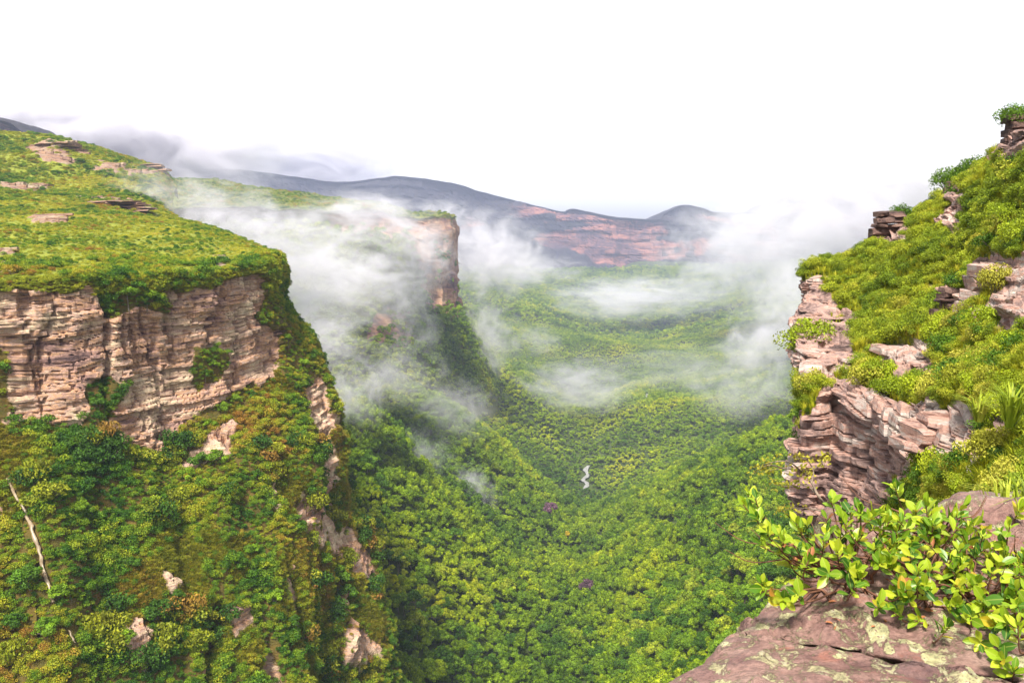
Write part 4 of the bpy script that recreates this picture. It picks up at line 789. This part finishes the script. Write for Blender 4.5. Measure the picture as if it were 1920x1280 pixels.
# leaning sapling past the tip of the ledge
e = ob('leaning_sapling', None, None, 'bare twisted sapling with sparse yellow leaves leaning out past the ledge', 'tree', None, None, P(1585, 1020, 3.9)); parts = []; b0 = P(1585, 1020, 3.9); tips = []
M['sparse'] = leaf_mat('sparse_yellow_leaf', [(0, (.20, .22, .015)), (1, (.42, .36, .04))], 6, .3)
for path in ([(1585,1020),(1560,965),(1535,930),(1522,905),(1505,885),(1470,878),(1430,885)],[(1535,930),(1512,910),(1480,912),(1448,908)],[(1522,905),(1525,882),(1512,862),(1490,858)],[(1505,885),(1480,866),(1450,866),(1420,876)],[(1560,965),(1530,955),(1490,952),(1465,958)],[(1525,882),(1540,868),(1545,855)],[(1470,878),(1440,872),(1410,889)]):
    pts = cat_rom(np.array([P(x_, y_, 3.9+.05*math.sin(x_*.05+y_*.03)*3)-b0 for x_, y_ in path]), [4]*(len(path)-1)); parts.append(tube(pts, np.linspace(.0085 if path[0][1] > 960 and len(path) > 6 else .0045, .0014, len(pts)), 5)); tips += [pts[i] for i in range(len(pts)//2, len(pts))]
V, Fc = join(parts); ob('trunk', mesh('sapling_wood', V, Fc, plain('pale_branch', (.20, .15, .11), .8, .3, 40), True), e)
V, Fc, sh = leaf_cloud(420, tips, [.036]*len(tips), .0105, 77, .8, .3, .9, .5); ob('crown', mesh('sapling_leaves', V, Fc, M['sparse'], False, {'shade': sh}), e)
# ------------------------------------------------------------------ water
def water_mat(name, a, b):
    m, t, N, L, B = nt(name); B.inputs['Roughness'].default_value = .35; r = ramp(N, [(.35, a), (.6, b)]); L.new(nz(N, L, mp(N, L, (1, 1, .6)), .8, 6, .75), r.inputs[0]); L.new(r.outputs[0], B.inputs['Base Color']); return m
M['fall'] = water_mat('wet_streak', (.14, .09, .045), (.32, .25, .16)); M['stream'] = water_mat('white_water', (.07, .07, .06), (.34, .34, .32))
def ribbon(name, path, half, bvs, mat, lift):
    C = cat_rom(np.array(path, float), [8]*(len(path)-1)); V = []
    for i, (x_, y_) in enumerate(C):
        jx = noise3(np.array([x_*.12, y_*.12, 3.]))*3; hw = half*(.6+.8*hsh(int(y_*3)))*(.7+.3*math.sin(math.pi*min(1, (i+1)/len(C)*.8+.1)))
        for sgn in (-1, 0, 1):
            q = hit(x_+jx+sgn*hw, y_, bvs)
            if q is None: q = V[-1] if V else P(x_, y_, 180)
            n = np.linalg.norm(q); V.append(q*(1-lift/n))
    V = np.array(V).reshape(-1, 3, 3); V[1:-1] = (V[:-2]+V[1:-1]*2+V[2:])/4
    k = len(C); V[:, 1] -= (V[:, 1]/np.linalg.norm(V[:, 1], axis=1, keepdims=True))*lift*.4; i = np.arange(k*3).reshape(k, 3); Fc = np.stack([i[:-1, :-1], i[1:, :-1], i[1:, 1:], i[:-1, 1:]], -1).reshape(-1, 4)
    return ob(name, mesh(name, V.reshape(-1, 3), Fc, mat, True), kind='structure')
ribbon('waterfall', FALL1, 3.6, (BV[0],), M['fall'], .9); ribbon('waterfall', FALL2, 2.2, (BV[0],), M['fall'], 1.0)
ribbon('stream', [(1103, 872), (1096, 881), (1103, 890), (1094, 899), (1102, 907), (1098, 916)], 4.2, (BV[4],), M['stream'], 5.0); ribbon('stream', [(1214, 738), (1212, 744), (1215, 751)], 3, (BV[4],), M['stream'], 8.0)
# ------------------------------------------------------------------ haze and mist
def haze():
    m = bpy.data.materials.new('haze_air'); m.use_nodes = True; N = m.node_tree.nodes; L = m.node_tree.links; N.clear()
    o = N.new('ShaderNodeOutputMaterial'); v = N.new('ShaderNodeVolumePrincipled'); v.inputs['Color'].default_value = (.64, .71, 1, 1); v.inputs['Density'].default_value = HAZE
    L.new(v.outputs[0], o.inputs['Volume'])
    x0, x1, y0, y1, z0, z1 = -6500, 6500, -300, 7200, -560, 900
    V = [(x, y, z) for x in (x0, x1) for y in (y0, y1) for z in (z0, z1)]
    ob('haze', mesh('haze', V, [[0, 1, 3, 2], [4, 6, 7, 5], [0, 4, 5, 1], [2, 3, 7, 6], [0, 2, 6, 4], [1, 5, 7, 3]], m), kind='stuff')
HAZE = 8.5e-5
haze()
def mist_mat():
    m = bpy.data.materials.new('mist_vapour'); m.use_nodes = True; t = m.node_tree; N = t.nodes; L = t.links; N.clear()
    o = N.new('ShaderNodeOutputMaterial'); v = N.new('ShaderNodeVolumePrincipled'); v.inputs['Color'].default_value = (.93, .915, .96, 1); v.inputs['Anisotropy'].default_value = .1
    tc = N.new('ShaderNodeTexCoord'); oi = N.new('ShaderNodeObjectInfo')
    ln = N.new('ShaderNodeVectorMath'); ln.operation = 'LENGTH'; L.new(tc.outputs['Object'], ln.inputs[0])
    ad = N.new('ShaderNodeVectorMath'); ad.operation = 'SCALE'; L.new(oi.outputs['Location'], ad.inputs[0]); ad.inputs['Scale'].default_value = .137
    a2 = N.new('ShaderNodeVectorMath'); a2.operation = 'ADD'; L.new(tc.outputs['Object'], a2.inputs[0]); L.new(ad.outputs[0], a2.inputs[1])
    n = nz(N, L, a2.outputs[0], 2.3, 9, .70, 1.3)
    # falloff from the puff's middle, broken up by turbulence
    f = mth(N, L, 'SUBTRACT', 1.0, mth(N, L, 'POWER', ln.outputs['Value'], 1.2))
    f = mth(N, L, 'ADD', f, mth(N, L, 'MULTIPLY', mth(N, L, 'SUBTRACT', n, .5), 5.2))
    g = N.new('ShaderNodeMapRange'); g.interpolation_type = 'SMOOTHSTEP'; g.inputs[1].default_value = .12; g.inputs[2].default_value = 1.9; L.new(f, g.inputs[0])
    e = N.new('ShaderNodeMapRange'); e.interpolation_type = 'SMOOTHSTEP'; e.inputs[1].default_value = 1.0; e.inputs[2].default_value = .45; L.new(ln.outputs['Value'], e.inputs[0])
    dn = mth(N, L, 'MULTIPLY', mth(N, L, 'MULTIPLY', g.outputs[0], e.outputs[0]), oi.outputs['Alpha'])
    L.new(dn, v.inputs['Density']); L.new(v.outputs[0], o.inputs['Volume']); m.cycles.volume_step_rate = .8
    return m
MISTM = mist_mat()
def ico():
    import bmesh
    b = bmesh.new(); bmesh.ops.create_icosphere(b, subdivisions=2, radius=1.12); m = bpy.data.meshes.new('mist'); b.to_mesh(m); b.free(); m.materials.append(MISTM); return m
MI = ico()
#        px   py    Y   half w  half h  depth ratio  optical thickness
MIST = [(470, 440, 600, 190, 90, .8, 4), (540, 490, 680, 230, 110, .8, 4.5), (650, 530, 800, 210, 110, .7, 4.5), (560, 590, 600, 190, 120, .7, 3.2), (740, 600, 880, 110, 150, .9, 4), (780, 480, 930, 110, 100, .7, 4.2), (680, 415, 860, 220, 80, .6, 4), (915, 480, 1230, 150, 115, .9, 5.5), (1000, 505, 1500, 130, 45, .9, 2.4), (830, 405, 1250, 100, 45, 1., 2.5),
        (1190, 560, 2500, 230, 60, 1., 4), (1330, 480, 2600, 170, 130, .7, 2.4), (1450, 450, 2000, 200, 180, .7, 5.5), (1445, 640, 1000, 140, 130, .8, 3.6), (1390, 730, 800, 150, 90, .8, 1.6), (1270, 690, 1300, 210, 70, .7, 1.0), (1490, 560, 900, 110, 100, .8, 3.0),
        (900, 640, 1050, 110, 110, .8, 2.8), (1080, 722, 1150, 170, 75, .8, 2.6), (878, 935, 620, 75, 85, .8, 3.4), (660, 740, 480, 95, 105, .8, 2.6), (740, 700, 620, 140, 90, .8, 1.6), (840, 770, 700, 130, 90, .8, 1.4), (1010, 640, 1900, 60, 50, .6, 1.2), (790, 850, 560, 90, 70, .8, .9),
        (610, 640, 440, 110, 85, .8, 2.6), (280, 270, 2200, 330, 150, .6, 18), (500, 290, 5700, 330, 125, .5, 22), (90, 230, 2100, 290, 110, .6, 14), (380, 250, 2600, 250, 110, .6, 16), (610, 305, 5700, 180, 95, .5, 16), (310, 370, 520, 160, 90, .5, 1.8), (420, 400, 560, 150, 90, .6, 3.0), (1620, 400, 1500, 320, 190, .6, 8), (1800, 300, 1300, 320, 190, .6, 8)]
for px, py, Y, rx, ry, dr, tau in MIST:
    c = P(px, py, Y); d = proj(c)[2]; k = d/F; o = ob('mist', MI, kind='stuff', loc=c); sx, sz = rx*k, ry*k; sy = dr*math.sqrt(sx*sz)
    o.scale = (sx, sy, sz); o.rotation_euler = (0, 0, random.gauss(0, .15)); o.color = (1, 1, 1, tau/(1.2*sy))
